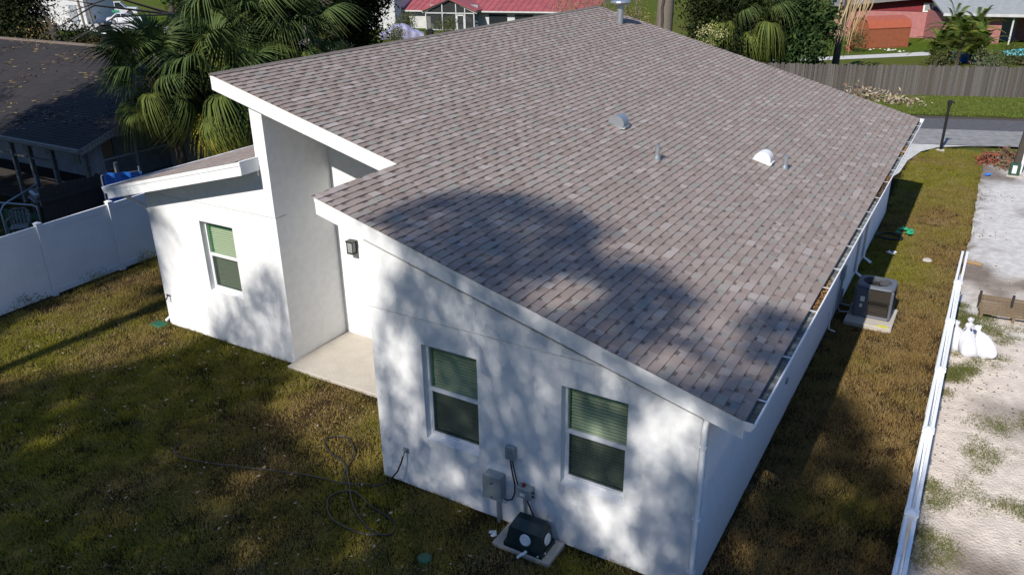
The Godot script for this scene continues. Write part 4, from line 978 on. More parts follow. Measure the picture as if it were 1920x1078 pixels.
# ================================================================ condenser on the right side lawn
func condenser():
	var s := st(); cbox(s, Vector3(0, 0.03, 0), Vector3(0.98, 0.14, 1.16), 0.012)
	single("condenser_pad", "concrete equipment pad under the grey condenser", "pad", s, M.concrete, Vector3(-1.40, 0, -18.16))
	s = st(); var pt := []
	for i in 9:
		var a := TAU * i / 9
		pt.append(Vector3(cos(a) * 0.13 * (1.0 + 0.25 * sin(i * 2.3)), 0.003, sin(a) * 0.06))
	for i in range(1, 8): tri(s, pt[0], pt[i], pt[i + 1])
	single("paint_mark", "yellow spray paint mark on the front of the condenser pad", "paint mark", s, M.yellow_paint, Vector3(-1.10, 0.101, -17.64))
	var h := thing("condenser", "grey square air-conditioning condenser on a pad by the side wall", "air conditioner", Vector3(-1.40, 0.1, -18.30))
	var W := 0.40
	var T := 0.70
	s = st(); cbox(s, Vector3(0, 0.03, 0), Vector3(0.80, 0.06, 0.72), 0.02); part("base_pan", s, M.ac_grey, h)
	s = st(); cbox(s, Vector3(0, (T - 0.32) / 2 + 0.04, 0), Vector3(0.70, T - 0.32, 0.62), 0.03); part("coil", s, M.ac_coil, h)
	s = st(); bx(s, -0.34, 0.34, 0.3, T - 0.02, 0.29, 0.31); bx(s, -0.34, 0.34, 0.3, T - 0.02, -0.31, -0.29); bx(s, 0.33, 0.35, 0.3, T - 0.02, -0.3, 0.3); bx(s, -0.35, -0.33, 0.3, T - 0.02, -0.3, 0.3); part("upper_coil", s, M.ac_coil, h)
	s = st()
	for q in [[-1, -1], [1, -1], [1, 1], [-1, 1]]: cbox(s, Vector3(q[0] * 0.37, T / 2, q[1] * 0.33), Vector3(0.06, T, 0.06), 0.018)
	part("corner_post", s, M.ac_grey, h)
	s = st(); cbox(s, Vector3(-0.235, T / 2 + 0.01, 0.335), Vector3(0.29, T - 0.06, 0.05), 0.012); var pn := part("service_panel", s, M.ac_grey, h)
	s = st(); bx(s, -0.26, -0.17, 0.38, 0.50, 0.361, 0.364); bx(s, -0.26, -0.20, 0.24, 0.32, 0.361, 0.364); part("rating_label", s, M.white_plastic, pn)
	var fin := st(); bx(fin, -0.006, 0.006, 0.06, T - 0.05, -0.004, 0.012); var fm := done(fin)
	for k in 12:
		var o := part("fin", fm, M.ac_dark, h); o.position = Vector3(-0.06 + k * 0.0335, 0, 0.336)
	for sg in [-1, 1]:
		for k in 16:
			var o := part("fin", fm, M.ac_dark, h); o.position = Vector3(sg * 0.376, 0, -0.27 + k * 0.036); o.rotation.y = sg * PI / 2
	s = st()
	for y in [0.16, 0.30, 0.44]:
		bx(s, -0.08, 0.35, y, y + 0.012, 0.35, 0.356); bx(s, 0.388, 0.394, y, y + 0.012, -0.3, 0.3)
	part("guard_wire", s, M.ac_dark, h)
	# top with round fan opening
	s = st()
	var N := 32
	for k in N:
		var a0 := TAU * k / N
		var a1 := TAU * (k + 1) / N
		var sq := func(a: float, y: float, hx: float, hz: float) -> Vector3:
			var c := cos(a); var d := sin(a)
			var t := 1.0 / pow(pow(absf(c) / hx, 6.0) + pow(absf(d) / hz, 6.0), 1.0 / 6.0)
			return Vector3(c * t, y, d * t)
		var ci := func(a: float, y: float, r: float) -> Vector3: return Vector3(cos(a) * r, y, sin(a) * r * 0.92)
		quad(s, sq.call(a0, T, 0.40, 0.36), sq.call(a1, T, 0.40, 0.36), sq.call(a1, T + 0.05, 0.385, 0.345), sq.call(a0, T + 0.05, 0.385, 0.345))
		quad(s, sq.call(a0, T + 0.05, 0.385, 0.345), sq.call(a1, T + 0.05, 0.385, 0.345), ci.call(a1, T + 0.065, 0.30), ci.call(a0, T + 0.065, 0.30))
		quad(s, ci.call(a0, T + 0.065, 0.30), ci.call(a1, T + 0.065, 0.30), ci.call(a1, T - 0.10, 0.285), ci.call(a0, T - 0.10, 0.285))
		quad(s, sq.call(a0, T, 0.40, 0.36), sq.call(a1, T, 0.40, 0.36), ci.call(a1, T, 0.30), ci.call(a0, T, 0.30))
	var top := part("top_cover", s, M.ac_grey, h)
	s = st()
	for k in 36:
		var a := TAU * k / 36
		tube(s, [Vector3(cos(a) * 0.29, T + 0.062, sin(a) * 0.267), Vector3(cos(a) * 0.16, T + 0.075, sin(a) * 0.147), Vector3(cos(a) * 0.055, T + 0.07, sin(a) * 0.05)], 0.0022, 3, false)
	part("fan_guard", s, M.ac_dark, top)
	s = st(); cyl(s, Vector3(0, T - 0.16, 0), Vector3(0, T + 0.05, 0), 0.055, 14)
	for k in 4:
		var b := Basis(Vector3.UP, TAU * k / 4 + 0.4)
		quad(s, b * Vector3(0.05, T - 0.06, -0.04), b * Vector3(0.27, T - 0.05, -0.09), b * Vector3(0.27, T - 0.11, 0.09), b * Vector3(0.05, T - 0.09, 0.04))
	part("fan", s, M.ac_dark, top)
	s = st(); lathe(s, [Vector2(0.0, T - 0.30), Vector2(0.28, T - 0.30), Vector2(0.283, T - 0.09)], 24); part("shroud", s, M.black_metal, top)
	# line set and disconnect between wall and condenser
	s = st(); bx(s, B1 + 0.002, B1 + 0.09, 0.85, 1.15, -18.25, -18.05)
	single("disconnect_box", "small grey disconnect box on the side wall above the condenser line", "electrical box", s, M.grey_box)
	s = st(); tube(s, [Vector3(B1 + 0.05, 0.86, -18.1), Vector3(B1 + 0.05, 0.2, -18.05), Vector3(B1 + 0.1, 0.10, -18.02), Vector3(-1.82, 0.12, -18.06)], 0.022, 8); tube(s, [Vector3(B1 + 0.05, 0.5, -18.4), Vector3(B1 + 0.06, 0.15, -18.35), Vector3(-1.82, 0.2, -18.2)], 0.03, 8)
	single("refrigerant_line", "insulated lines running from the side wall to the condenser", "pipe", s, M.pvc_grey)
	s = st(); tube(s, [Vector3(B1 + 0.0, 0.5, -17.0), Vector3(B1 + 0.05, 0.5, -17.0), Vector3(B1 + 0.06, 0.08, -17.0), Vector3(B1 + 0.2, 0.05, -17.0)], 0.016, 8)
	single("drain_pipe", "thin white drain pipe at the foot of the side wall near the condenser", "pipe", s, M.white_plastic)

# ================================================================ equipment on the rear wall
func wall_equipment():
	var z := ZB
	# control box
	var h := thing("control_box", "large grey plastic control box on the rear wall between the windows", "electrical box", Vector3(-5.19, 0.45, z))
	var s := st(); cbox(s, Vector3(0, 0.21, 0.07), Vector3(0.29, 0.40, 0.135), 0.012); part("body", s, M.grey_box, h)
	s = st(); cbox(s, Vector3(0, 0.21, 0.157), Vector3(0.315, 0.42, 0.035), 0.010); var lid := part("lid", s, M.grey_box, h)
	s = st(); cyl(s, Vector3(0.0, 0.29, 0.174), Vector3(0.0, 0.29, 0.178), 0.016, 12); cyl(s, Vector3(0.0, 0.05, 0.174), Vector3(0.0, 0.05, 0.182), 0.012, 12); part("latch", s, M.black_rubber, lid)
	s = st()
	for q in [[-0.14, 0.4], [0.14, 0.4], [-0.14, 0.02], [0.14, 0.02]]: cyl(s, Vector3(q[0], q[1], 0.174), Vector3(q[0], q[1], 0.18), 0.009, 8)
	part("screw", s, M.metal_grey, lid)
	s = st(); cyl(s, Vector3(0.04, 0.0, 0.06), Vector3(0.05, -0.5, 0.06), 0.03, 10); part("conduit", s, M.pvc_grey, h)
	s = st(); bx(s, 0.005, 0.075, -0.02, 0.008, 0.025, 0.095); part("red_collar", s, M.red_plastic, h)
	# small outlet box
	h = thing("outlet_box", "small grey weatherproof outlet box highest on the rear wall", "electrical box", Vector3(-4.93, 1.18, z))
	s = st(); cbox(s, Vector3(0, 0.11, 0.045), Vector3(0.155, 0.22, 0.085), 0.012); part("cover", s, M.grey_box, h)
	s = st(); bx(s, -0.035, 0.035, 0.125, 0.145, 0.088, 0.090); part("plate", s, M.pvc_grey, h)
	# alarm box
	h = thing("alarm_box", "grey alarm box with red dome light above the green pump", "electrical box", Vector3(-4.68, 0.63, z))
	s = st(); cbox(s, Vector3(0, 0.09, 0.07), Vector3(0.235, 0.18, 0.135), 0.010); part("body", s, M.grey_box, h)
	s = st(); bx(s, -0.05, 0.03, 0.05, 0.10, 0.138, 0.140); part("plate", s, M.white_plastic, h)
	s = st(); lathe(s, [Vector2(0.028, 0.0), Vector2(0.028, 0.02), Vector2(0.022, 0.045), Vector2(0.0, 0.055)], 12, Basis(), Vector3(-0.02, 0.18, 0.07)); part("beacon", s, M.red_plastic, h)
	s = st()
	for q in [0.05, 0.12]: cyl(s, Vector3(0.117, q, 0.08), Vector3(0.15, q, 0.08), 0.014, 8)
	part("switch", s, M.black_rubber, h)
	s = st(); cyl(s, Vector3(-0.03, 0.0, 0.05), Vector3(-0.02, -0.35, 0.05), 0.02, 10); part("conduit", s, M.pvc_grey, h)
	# cables
	s = st(); tube(s, [Vector3(-4.93, 1.19, z + 0.05), Vector3(-4.925, 1.1, z + 0.05), Vector3(-4.90, 0.95, z + 0.055), Vector3(-4.86, 0.78, z + 0.06), Vector3(-4.86, 0.62, z + 0.06), Vector3(-4.90, 0.50, z + 0.07), Vector3(-4.97, 0.46, z + 0.08), Vector3(-5.03, 0.48, z + 0.09)], 0.012, 8)
	single("power_cable", "black cable looping from the outlet box to the large control box", "cable", s, M.black_rubber)
	s = st(); tube(s, [Vector3(-4.90, 1.19, z + 0.05), Vector3(-4.885, 1.08, z + 0.05), Vector3(-4.84, 0.9, z + 0.055), Vector3(-4.80, 0.78, z + 0.06)], 0.010, 8)
	single("power_cable", "short black cable from the outlet box to the alarm box", "cable", s, M.black_rubber)
	s = st(); tube(s, [Vector3(-4.66, 0.64, z + 0.08), Vector3(-4.62, 0.55, z + 0.09), Vector3(-4.55, 0.42, z + 0.1), Vector3(-4.5, 0.36, z + 0.12)], 0.012, 8)
	single("power_cable", "black cable from the alarm box down to the green pump", "cable", s, M.black_rubber)
	# pump pad and air pump
	s = st(); cbox(s, Vector3(0, 0.01, 0), Vector3(0.92, 0.10, 0.50), 0.010)
	single("pump_pad", "concrete slab under the dark green pump at the rear wall", "pad", s, M.concrete, Vector3(-4.50, 0, -7.90))
	h = thing("air_pump", "dark green septic air pump housing with two white round vents", "pump", Vector3(-4.47, 0.06, -7.88))
	s = st()
	var W := 0.31
	hexa(s, [Vector3(-W, 0.0, -0.19), Vector3(W, 0.0, -0.19), Vector3(W, 0.0, 0.21), Vector3(-W, 0.0, 0.21), Vector3(-W, 0.075, -0.19), Vector3(W, 0.075, -0.19), Vector3(W, 0.075, 0.21), Vector3(-W, 0.075, 0.21)])
	part("base", s, M.dark_green_plastic, h)
	s = st()
	hexa(s, [Vector3(-0.29, 0.075, -0.17), Vector3(0.29, 0.075, -0.17), Vector3(0.29, 0.075, 0.18), Vector3(-0.29, 0.075, 0.18), Vector3(-0.262, 0.30, -0.16), Vector3(0.262, 0.30, -0.16), Vector3(0.262, 0.30, 0.125), Vector3(-0.262, 0.30, 0.125)])
	hexa(s, [Vector3(-0.262, 0.30, -0.16), Vector3(0.262, 0.30, -0.16), Vector3(0.262, 0.30, 0.125), Vector3(-0.262, 0.30, 0.125), Vector3(-0.215, 0.40, -0.12), Vector3(0.215, 0.40, -0.12), Vector3(0.215, 0.40, 0.0), Vector3(-0.215, 0.40, 0.0)])
	part("hood", s, M.dark_green_plastic, h)
	for v in [[Vector3(0.02, 0.19, 0.162), Basis(Vector3.RIGHT, deg_to_rad(76))], [Vector3(0.283, 0.19, -0.01), Basis(Vector3.BACK, deg_to_rad(-83))]]:
		s = st(); lathe(s, [Vector2(0.0, 0.016), Vector2(0.03, 0.016), Vector2(0.033, 0.010), Vector2(0.045, 0.010), Vector2(0.048, 0.016), Vector2(0.066, 0.016), Vector2(0.069, 0.010), Vector2(0.08, 0.010), Vector2(0.088, 0.0)], 20, v[1], v[0]); part("vent_disc", s, M.white_plastic, h)
	s = st(); tube(s, [Vector3(0.06, 0.04, 0.20), Vector3(0.06, 0.05, 0.26), Vector3(0.02, 0.03, 0.30), Vector3(-0.02, -0.02, 0.31)], 0.022, 8); part("outlet_pipe", s, M.white_plastic, h)
	s = st(); cyl(s, Vector3(0.25, 0.04, 0.21), Vector3(0.25, 0.04, 0.225), 0.014, 8); cyl(s, Vector3(0.31, 0.05, 0.12), Vector3(0.325, 0.05, 0.12), 0.014, 8); part("bolt", s, M.white_plastic, h)
	# wall lantern beside the patio door
	h = thing("wall_lantern", "black wall lantern on the patio wall under the roof edge", "lamp", Vector3(-10.86, 2.02, ZP))
	s = st(); cbox(s, Vector3(0, 0.15, 0.012), Vector3(0.12, 0.26, 0.02), 0.004); part("back_plate", s, M.black_metal, h)
	s = st()
	for q in [[-1, 0.04], [1, 0.04], [-1, 0.16], [1, 0.16]]: bx(s, q[0] * 0.075 - 0.008, q[0] * 0.075 + 0.008, 0.02, 0.26, q[1] - 0.008, q[1] + 0.008)
	bx(s, -0.085, 0.085, 0.0, 0.02, 0.025, 0.17); bx(s, -0.095, 0.095, 0.26, 0.285, 0.022, 0.18)
	part("cage", s, M.black_metal, h)
	s = st(); bx(s, -0.065, 0.065, 0.03, 0.25, 0.045, 0.155); part("glass", s, M.grey_roof, h)

# ================================================================ small things in the yards
func hose_pts(ctrl: Array, y := 0.03, steps := 14) -> Array:
	var cv := Curve3D.new()
	for i in ctrl.size():
		var a: Vector2 = ctrl[maxi(i - 1, 0)]
		var b: Vector2 = ctrl[mini(i + 1, ctrl.size() - 1)]
		var t := (b - a) / 6.0
		cv.add_point(Vector3(ctrl[i].x, y, ctrl[i].y), Vector3(-t.x, 0, -t.y), Vector3(t.x, 0, t.y))
	var out := []
	var L := cv.get_baked_length()
	for i in steps * ctrl.size() + 1: out.append(cv.sample_baked(L * i / (steps * ctrl.size()), true))
	return out

func yard_things():
	# black garden hose from the spigot, with loops on the lawn
	var s := st()
	var run := [Vector3(-6.87, 0.58, ZB + 0.10), Vector3(-6.88, 0.5, ZB + 0.13), Vector3(-6.93, 0.33, ZB + 0.19), Vector3(-7.05, 0.15, ZB + 0.28), Vector3(-7.25, 0.05, ZB + 0.38)]
	run += hose_pts([Vector2(-7.45, -7.78), Vector2(-7.75, -7.65), Vector2(-7.95, -7.9), Vector2(-8.1, -8.3), Vector2(-8.55, -8.65), Vector2(-8.85, -8.45), Vector2(-8.6, -8.2), Vector2(-8.1, -8.05), Vector2(-7.7, -7.7), Vector2(-7.2, -7.25), Vector2(-6.65, -6.98), Vector2(-6.35, -7.05), Vector2(-6.45, -7.3), Vector2(-6.95, -7.4), Vector2(-7.5, -7.55), Vector2(-7.7, -7.25), Vector2(-7.35, -6.9), Vector2(-6.8, -6.85), Vector2(-6.5, -6.95)], 0.045)
	tube(s, run, 0.013, 6)
	single("garden_hose", "black garden hose looped on the lawn and joined to the rear wall spigot", "hose", s, M.black_rubber)
	s = st(); tube(s, hose_pts([Vector2(-7.7, -7.62), Vector2(-8.2, -7.55), Vector2(-8.9, -7.35), Vector2(-9.6, -7.1), Vector2(-10.2, -6.9), Vector2(-10.7, -6.82), Vector2(-10.95, -6.95), Vector2(-11.0, -7.15)], 0.045), 0.012, 6)
	single("garden_hose", "straight run of black hose stretching left across the shaded lawn", "hose", s, M.black_rubber)
	s = st(); lathe(s, [Vector2(0.0, 0.035), Vector2(0.08, 0.033), Vector2(0.1, 0.02), Vector2(0.105, -0.02)], 18)
	single("valve_cover", "round green valve cover set in the lawn near the pump", "cover", s, M.lid_green, Vector3(-5.62, 0.02, -6.92))
	s = st(); lathe(s, [Vector2(0.0, 0.03), Vector2(0.09, 0.028), Vector2(0.115, 0.01), Vector2(0.12, -0.02)], 18)
	single("cleanout_cover", "round grey cover on brown turf beside the right fence end", "cover", s, M.concrete, Vector3(-0.64, 0.03, -22.6))
	s = st(); cbox(s, Vector3(0, 0.02, 0), Vector3(0.34, 0.08, 0.24), 0.02)
	single("irrigation_box", "green irrigation box lid at the left corner of the wing wall", "cover", s, M.lid_green, Vector3(-15.36, 0.0, -10.02))
	s = st()
	for k in 7: _rock(s, Vector3(rng.randf_range(-0.06, 0.06), 0.05 + rng.randf() * 0.03, rng.randf_range(-0.05, 0.05)), 0.04)
	single("crumpled_paper", "crumpled white litter beside the pump pad", "litter", s, M.white_plastic, Vector3(-5.04, 0, -7.80))
	# white sandbags against the fence
	var bag := func(at: Vector3, tilt: Vector3, sc: float, label: String):
		var q := st()
		var rings := [[0.0, 0.13], [0.02, 0.19], [0.10, 0.215], [0.22, 0.205], [0.34, 0.18], [0.44, 0.14], [0.51, 0.085], [0.55, 0.042], [0.575, 0.034], [0.60, 0.05], [0.65, 0.085], [0.69, 0.07]]
		q.set_smooth_group(0)
		var n := 26
		var ph := rng.randf() * TAU
		for i in rings.size() - 1:
			for k in n:
				var v := func(r: Array, kk: int) -> Vector3:
					var a := TAU * kk / n
					var pl := smoothstep(0.15, 0.5, r[0])
					var w: float = r[1] * (1.0 + 0.09 * sin(a * 2.0 + ph + r[0] * 4.0) + 0.07 * sin(a * 5.0 + ph * 3.0 + r[0] * 9.0) + 0.13 * pl * sin(a * 8.0 + ph * 2.0))
					return Vector3(cos(a) * w * 0.88 + 0.04 * sin(r[0] * 5.0 + ph), r[0] + 0.012 * sin(a * 4.0 + ph), sin(a) * w * 0.7) * sc
				var a0: Vector3 = v.call(rings[i], k)
				var b0: Vector3 = v.call(rings[i], (k + 1) % n)
				var c0: Vector3 = v.call(rings[i + 1], (k + 1) % n)
				var d0: Vector3 = v.call(rings[i + 1], k)
				for p in [a0, d0, b0, b0, d0, c0]: q.add_vertex(p)
		var o := single("sandbag", label, "sandbag", q, M.bag, at, 0.0, "white sandbags leaning by the fence")
		o.rotation = tilt
	bag.call(Vector3(0.38, 0.0, -17.4), Vector3(-0.25, 0.3, 0.05), 0.92, "white sandbag half hidden against the fence, leftmost")
	bag.call(Vector3(0.63, 0.0, -17.24), Vector3(-0.3, 0.1, 0.16), 1.0, "white sandbag in the middle of the row, standing upright")
	bag.call(Vector3(0.92, 0.0, -17.30), Vector3(-0.35, -0.1, 0.38), 1.0, "white sandbag slumped to the right, farthest from the fence")
	bag.call(Vector3(0.56, 0.0, -17.75), Vector3(-0.1, 0.5, 0.0), 0.9, "white sandbag standing behind the front row, only its neck showing")
	# weathered slatted pallet
	var h := thing("wooden_pallet", "slatted brown wooden pallet lying on the dirt behind the sandbags", "pallet", Vector3(1.28, 0.02, -19.95), 0.06)
	var sl := st(); box(sl, Vector3(0, 0.13, 0), Vector3(1.25, 0.02, 0.085)); var slm := done(sl)
	for k in 8:
		var o := part("slat", slm, M.pallet_wood, h); o.position = Vector3(rng.randf_range(-0.03, 0.03), 0, -0.52 + k * 0.15); o.rotation.y = rng.randf_range(-0.02, 0.02)
	for x in [-0.58, 0.05, 0.58]:
		s = st(); bx(s, x - 0.03, x + 0.03, 0.0, 0.119, -0.6, 0.6); part("stringer", s, M.pallet_wood, h)
	for x in [-0.62, 0.03]:
		s = st(); bx(s, x - 0.025, x + 0.025, 0.0, 0.42, -0.06, -0.01); part("stake", s, M.dark_wood, h)
	# loose boards
	s = st(); cbox(s, Vector3(0, 0.03, 0), Vector3(0.42, 0.04, 0.12), 0.005)
	single("scrap_board", "pale scrap board lying at the turf edge beyond the fence end", "board", s, M.tan, Vector3(0.42, 0.02, -22.9), -0.2)
	# coiled hose and white downspout rubbish on the shaded strip
	s = st()
	var c := []
	for i in 60:
		var a := TAU * i / 20.0
		c.append(Vector3(cos(a) * (0.32 + 0.04 * sin(i * 0.7)), 0.05 + 0.012 * i / 20.0, sin(a) * (0.26 + 0.03 * cos(i * 0.9))))
	tube(s, c, 0.014, 6)
	single("coiled_hose", "dark coiled hose lying in the eave shadow near the downspouts", "hose", s, M.black_rubber, Vector3(-1.75, 0, -24.0))
	s = st()
	for k in 10: _rock(s, Vector3(rng.randf_range(-0.2, 0.2), 0.06 + rng.randf() * 0.1, rng.randf_range(-0.25, 0.25)), 0.09)
	single("green_netting", "pale green crumpled netting beside the coiled hose", "netting", s, M.sign_green, Vector3(-1.42, 0, -24.6))
	s = st()
	for k in 4: _rock(s, Vector3(rng.randf_range(-0.1, 0.1), 0.06, rng.randf_range(-0.1, 0.1)), 0.06)
	single("plastic_bag", "crumpled white plastic bag at the edge of the eave shadow", "litter", s, M.white_plastic, Vector3(-1.52, 0, -22.7))
	# black post by the driveway
	h = thing("black_post", "slim black metal post at the driveway corner of the lawn", "post", Vector3(-1.36, 0, -35.84))
	s = st(); cyl(s, Vector3(0, -0.1, 0), Vector3(-0.0, 1.86, 0), 0.055, 10); part("shaft", s, M.black_metal, h)
	s = st(); cyl(s, Vector3(0, 1.8, 0), Vector3(0, 1.95, 0), 0.085, 10); lathe(s, [Vector2(0.085, 1.95), Vector2(0.03, 2.0), Vector2(0.0, 2.0)], 10); bx(s, -0.02, 0.17, 1.88, 1.93, -0.02, 0.02); part("head", s, M.black_metal, h)
	s = st(); lathe(s, [Vector2(0.0, 0.05), Vector2(0.14, 0.045), Vector2(0.2, 0.0)], 12); part("footing", s, M.concrete, h)
	# utility pole, transformer box, debris pile, blue scrap
	h = thing("utility_pole", "brown wooden utility pole at the right edge by the debris", "pole", Vector3(1.28, 0, -33.6))
	s = st(); tube(s, [Vector3(0, -0.2, 0), Vector3(0.35, 5.0, 0.1), Vector3(0.65, 10.0, 0.15)], [0.19, 0.17, 0.15], 12); part("shaft", s, M.bark, h)
	s = st(); tube(s, [Vector3(0.12, 0.0, 0.2), Vector3(0.15, 1.0, 0.23), Vector3(0.42, 5.0, 0.3)], 0.05, 8); part("conduit", s, M.white_plastic, h)
	h = thing("utility_box", "small green utility pedestal with white notice by the pole", "utility box", Vector3(1.2, 0, -32.9))
	s = st(); cbox(s, Vector3(0, 0.22, 0), Vector3(0.34, 0.5, 0.3), 0.02); part("cabinet", s, M.green_paint, h)
	s = st(); bx(s, -0.075, 0.06, 0.14, 0.42, 0.151, 0.154); part("notice", s, M.white_plastic, h)
	s = st(); cbox(s, Vector3(0.03, 0.03, 0.02), Vector3(0.5, 0.08, 0.42), 0.01); part("plinth", s, M.concrete, h)
	s = st(); rng.seed = 55
	var pile_cols := [Color(0.16, 0.10, 0.045), Color(0.22, 0.05, 0.03), Color(0.08, 0.055, 0.035), Color(0.13, 0.11, 0.04), Color(0.20, 0.15, 0.09)]
	for i in 900:
		var u := rng.randf()
		var ctr := Vector3(0.42, 0, -34.7) if u < 0.42 else (Vector3(0.95, 0, -35.5) if u < 0.8 else Vector3(0.9, 0, -34.2))
		var p := ctr + Vector3(rng.randfn(0, 0.22), 0, rng.randfn(0, 0.28))
		p.y = 0.04 + absf(rng.randfn(0, 0.20)) * exp(-pow((p - ctr).length() / 0.5, 2.0))
		s.set_color(pile_cols[1] if u < 0.25 else pile_cols[rng.randi() % 5])
		var b := Basis(Vector3(rng.randf() - 0.5, rng.randf() - 0.5, rng.randf() - 0.5).normalized(), rng.randf() * TAU)
		var L := rng.randf_range(0.05, 0.13)
		quad(s, p + b * Vector3(-L, 0, 0), p + b * Vector3(0, 0.01, -L * 0.3), p + b * Vector3(L, 0, 0), p + b * Vector3(0, -0.01, L * 0.3))
	var dp := single("debris_pile", "heap of red and brown dead fronds and leaves beside the utility pole", "debris pile", s, M.dry_leaf); dp.set_meta("kind", "stuff")
	s = st()
	for k in 3: _rock(s, Vector3(rng.randf_range(-0.08, 0.08), 0.08, rng.randf_range(-0.05, 0.05)), 0.08)
	single("plastic_jug", "white plastic jug lying on the debris heap", "litter", s, M.white_plastic, Vector3(0.72, 0.15, -34.5))
	s = st()
	for k in 6: _rock(s, Vector3(rng.randf_range(-0.08, 0.08), 0.06 + rng.randf() * 0.06, rng.randf_range(-0.06, 0.06)), 0.06)
	single("blue_scrap", "crumpled bright blue scrap on the grey sand", "litter", s, M.blue_plastic, Vector3(0.4, 0.0, -32.4))
	# gravel and clods on the sand lot, too many to count
	s = st()
	for i in 3400:
		var p := Vector3(0.3 + rng.randf() * rng.randf() * 6.0, 0.02, rng.randf_range(-36, -5))
		if lawn_noise.get_noise_2d(p.x * 1.6, p.z * 1.6) + rng.randf_range(-0.22, 0.22) < 0.12: continue
		s.set_color([Color(0.10, 0.07, 0.05), Color(0.30, 0.25, 0.2), Color(0.06, 0.05, 0.04), Color(0.16, 0.11, 0.07)][i % 4])
		_rock(s, p, rng.randf_range(0.008, 0.03))
	var gr := single("sand_litter", "scattered clods, twigs and pebbles over the sand lot", "gravel", s, M.dry_leaf); gr.set_meta("kind", "stuff")
	# fallen leaves on the shaded lawn
	s = st()
	for i in 900:
		var p := Vector3(rng.randf_range(-18, -3), 0.055, rng.randf_range(-11, -4))
		if p.z < -8.0 and p.x > -7.4: continue
		if p.z < -10.1: continue
		s.set_color([Color(0.24, 0.15, 0.08), Color(0.33, 0.27, 0.2), Color(0.15, 0.09, 0.05)][i % 3])
		var b := Basis(Vector3.UP, rng.randf() * TAU) * Basis(Vector3.RIGHT, rng.randf_range(-0.5, 0.5))
		var L := rng.randf_range(0.02, 0.045)
		quad(s, p + b * Vector3(-L, 0, 0), p + b * Vector3(0, 0.006, -L * 0.4), p + b * Vector3(L, 0, 0), p + b * Vector3(0, -0.004, L * 0.4))
	var fl := single("fallen_leaves", "scattered brown leaves lying on the rear lawn", "leaves", s, M.dry_leaf); fl.set_meta("kind", "stuff")
	# ---- neighbour's yard: tarp, chair, metal frame, cabinet, green sheet
	s = st(); s.set_smooth_group(0)
	var P := func(u: float, v: float) -> Vector3:
		var fold := 0.05 * sin(u * 17.0 + v * 2.0) * (0.4 + v) + 0.03 * sin(u * 31.0)
		return Vector3(-21.15 + fold - 0.25 * (1.0 - v) * u, 0.35 + v * (1.75 - 0.25 * u) , -13.0 - u * 1.25)
	for i in 26:
		for j in 10:
			var a: Vector3 = P.call(i / 26.0, j / 10.0)
			var b: Vector3 = P.call((i + 1) / 26.0, j / 10.0)
			var c2: Vector3 = P.call((i + 1) / 26.0, (j + 1) / 10.0)
			var d: Vector3 = P.call(i / 26.0, (j + 1) / 10.0)
			for q in [a, b, c2, a, c2, d]: s.add_vertex(q)
	var tp := thing("blue_tarp", "bright blue tarp draped over a rack behind the white fence", "tarp")
	part("sheet", s, M.blue_tarp, tp)
	s = st()
	for f in [[0.0, -13.02], [0.0, -14.22]]: cyl(s, Vector3(-21.25, -0.05, f[1]), Vector3(-21.22, 2.0, f[1]), 0.025, 8)
	cyl(s, Vector3(-21.2, 2.02, -13.02), Vector3(-21.28, 1.84, -14.22), 0.02, 8); part("rack", s, M.metal_grey, tp)
	_chair()
	s = st(); tube(s, [Vector3(-23.6, 0, -11.3), Vector3(-23.6, 1.1, -11.3), Vector3(-23.62, 1.22, -11.42), Vector3(-23.7, 1.26, -11.6), Vector3(-24.4, 1.35, -12.9), Vector3(-25.3, 1.4, -13.4)], 0.03, 8)
	h = thing("metal_frame", "bent metal tube frame standing above the plastic chair", "frame"); part("tube", s, M.metal_grey, h)
	s = st(); tube(s, [Vector3(-22.9, 0, -11.95), Vector3(-22.9, 1.0, -11.95), Vector3(-22.93, 1.14, -11.95), Vector3(-23.05, 1.18, -11.9), Vector3(-24.3, 1.3, -11.2)], 0.03, 8); part("tube", s, M.metal_grey, h)
	h = thing("grill_cart", "white topped grill cart in front of the dark porch", "grill", Vector3(-24.9, 0, -13.2), -0.3)
	s = st(); cbox(s, Vector3(0, 0.92, 0), Vector3(0.75, 0.22, 0.5), 0.06); part("hood", s, M.metal_grey, h)
	s = st(); cbox(s, Vector3(0, 0.78, 0.02), Vector3(0.8, 0.05, 0.55), 0.01); part("shelf", s, M.weathered_white, h)
	for q in [[-0.34, -0.2], [0.34, -0.2], [0.34, 0.22], [-0.34, 0.22]]:
		s = st(); bx(s, q[0] - 0.02, q[0] + 0.02, -0.02, 0.77, q[1] - 0.02, q[1] + 0.02); part("leg", s, M.weathered_white, h)
	s = st(); hexa(s, [Vector3(-25.3, 0.3, -12.2), Vector3(-24.3, 0.3, -12.7), Vector3(-24.35, 0.3, -12.75), Vector3(-25.35, 0.3, -12.25), Vector3(-25.3, 0.62, -12.2), Vector3(-24.3, 0.42, -12.7), Vector3(-24.35, 0.42, -12.75), Vector3(-25.35, 0.62, -12.25)])
	bx(s, -25.32, -25.26, -0.03, 0.31, -12.24, -12.18); bx(s, -24.36, -24.3, -0.03, 0.31, -12.74, -12.68)
	single("green_board", "dark green board propped behind the plastic chair", "board", s, M.lid_green)
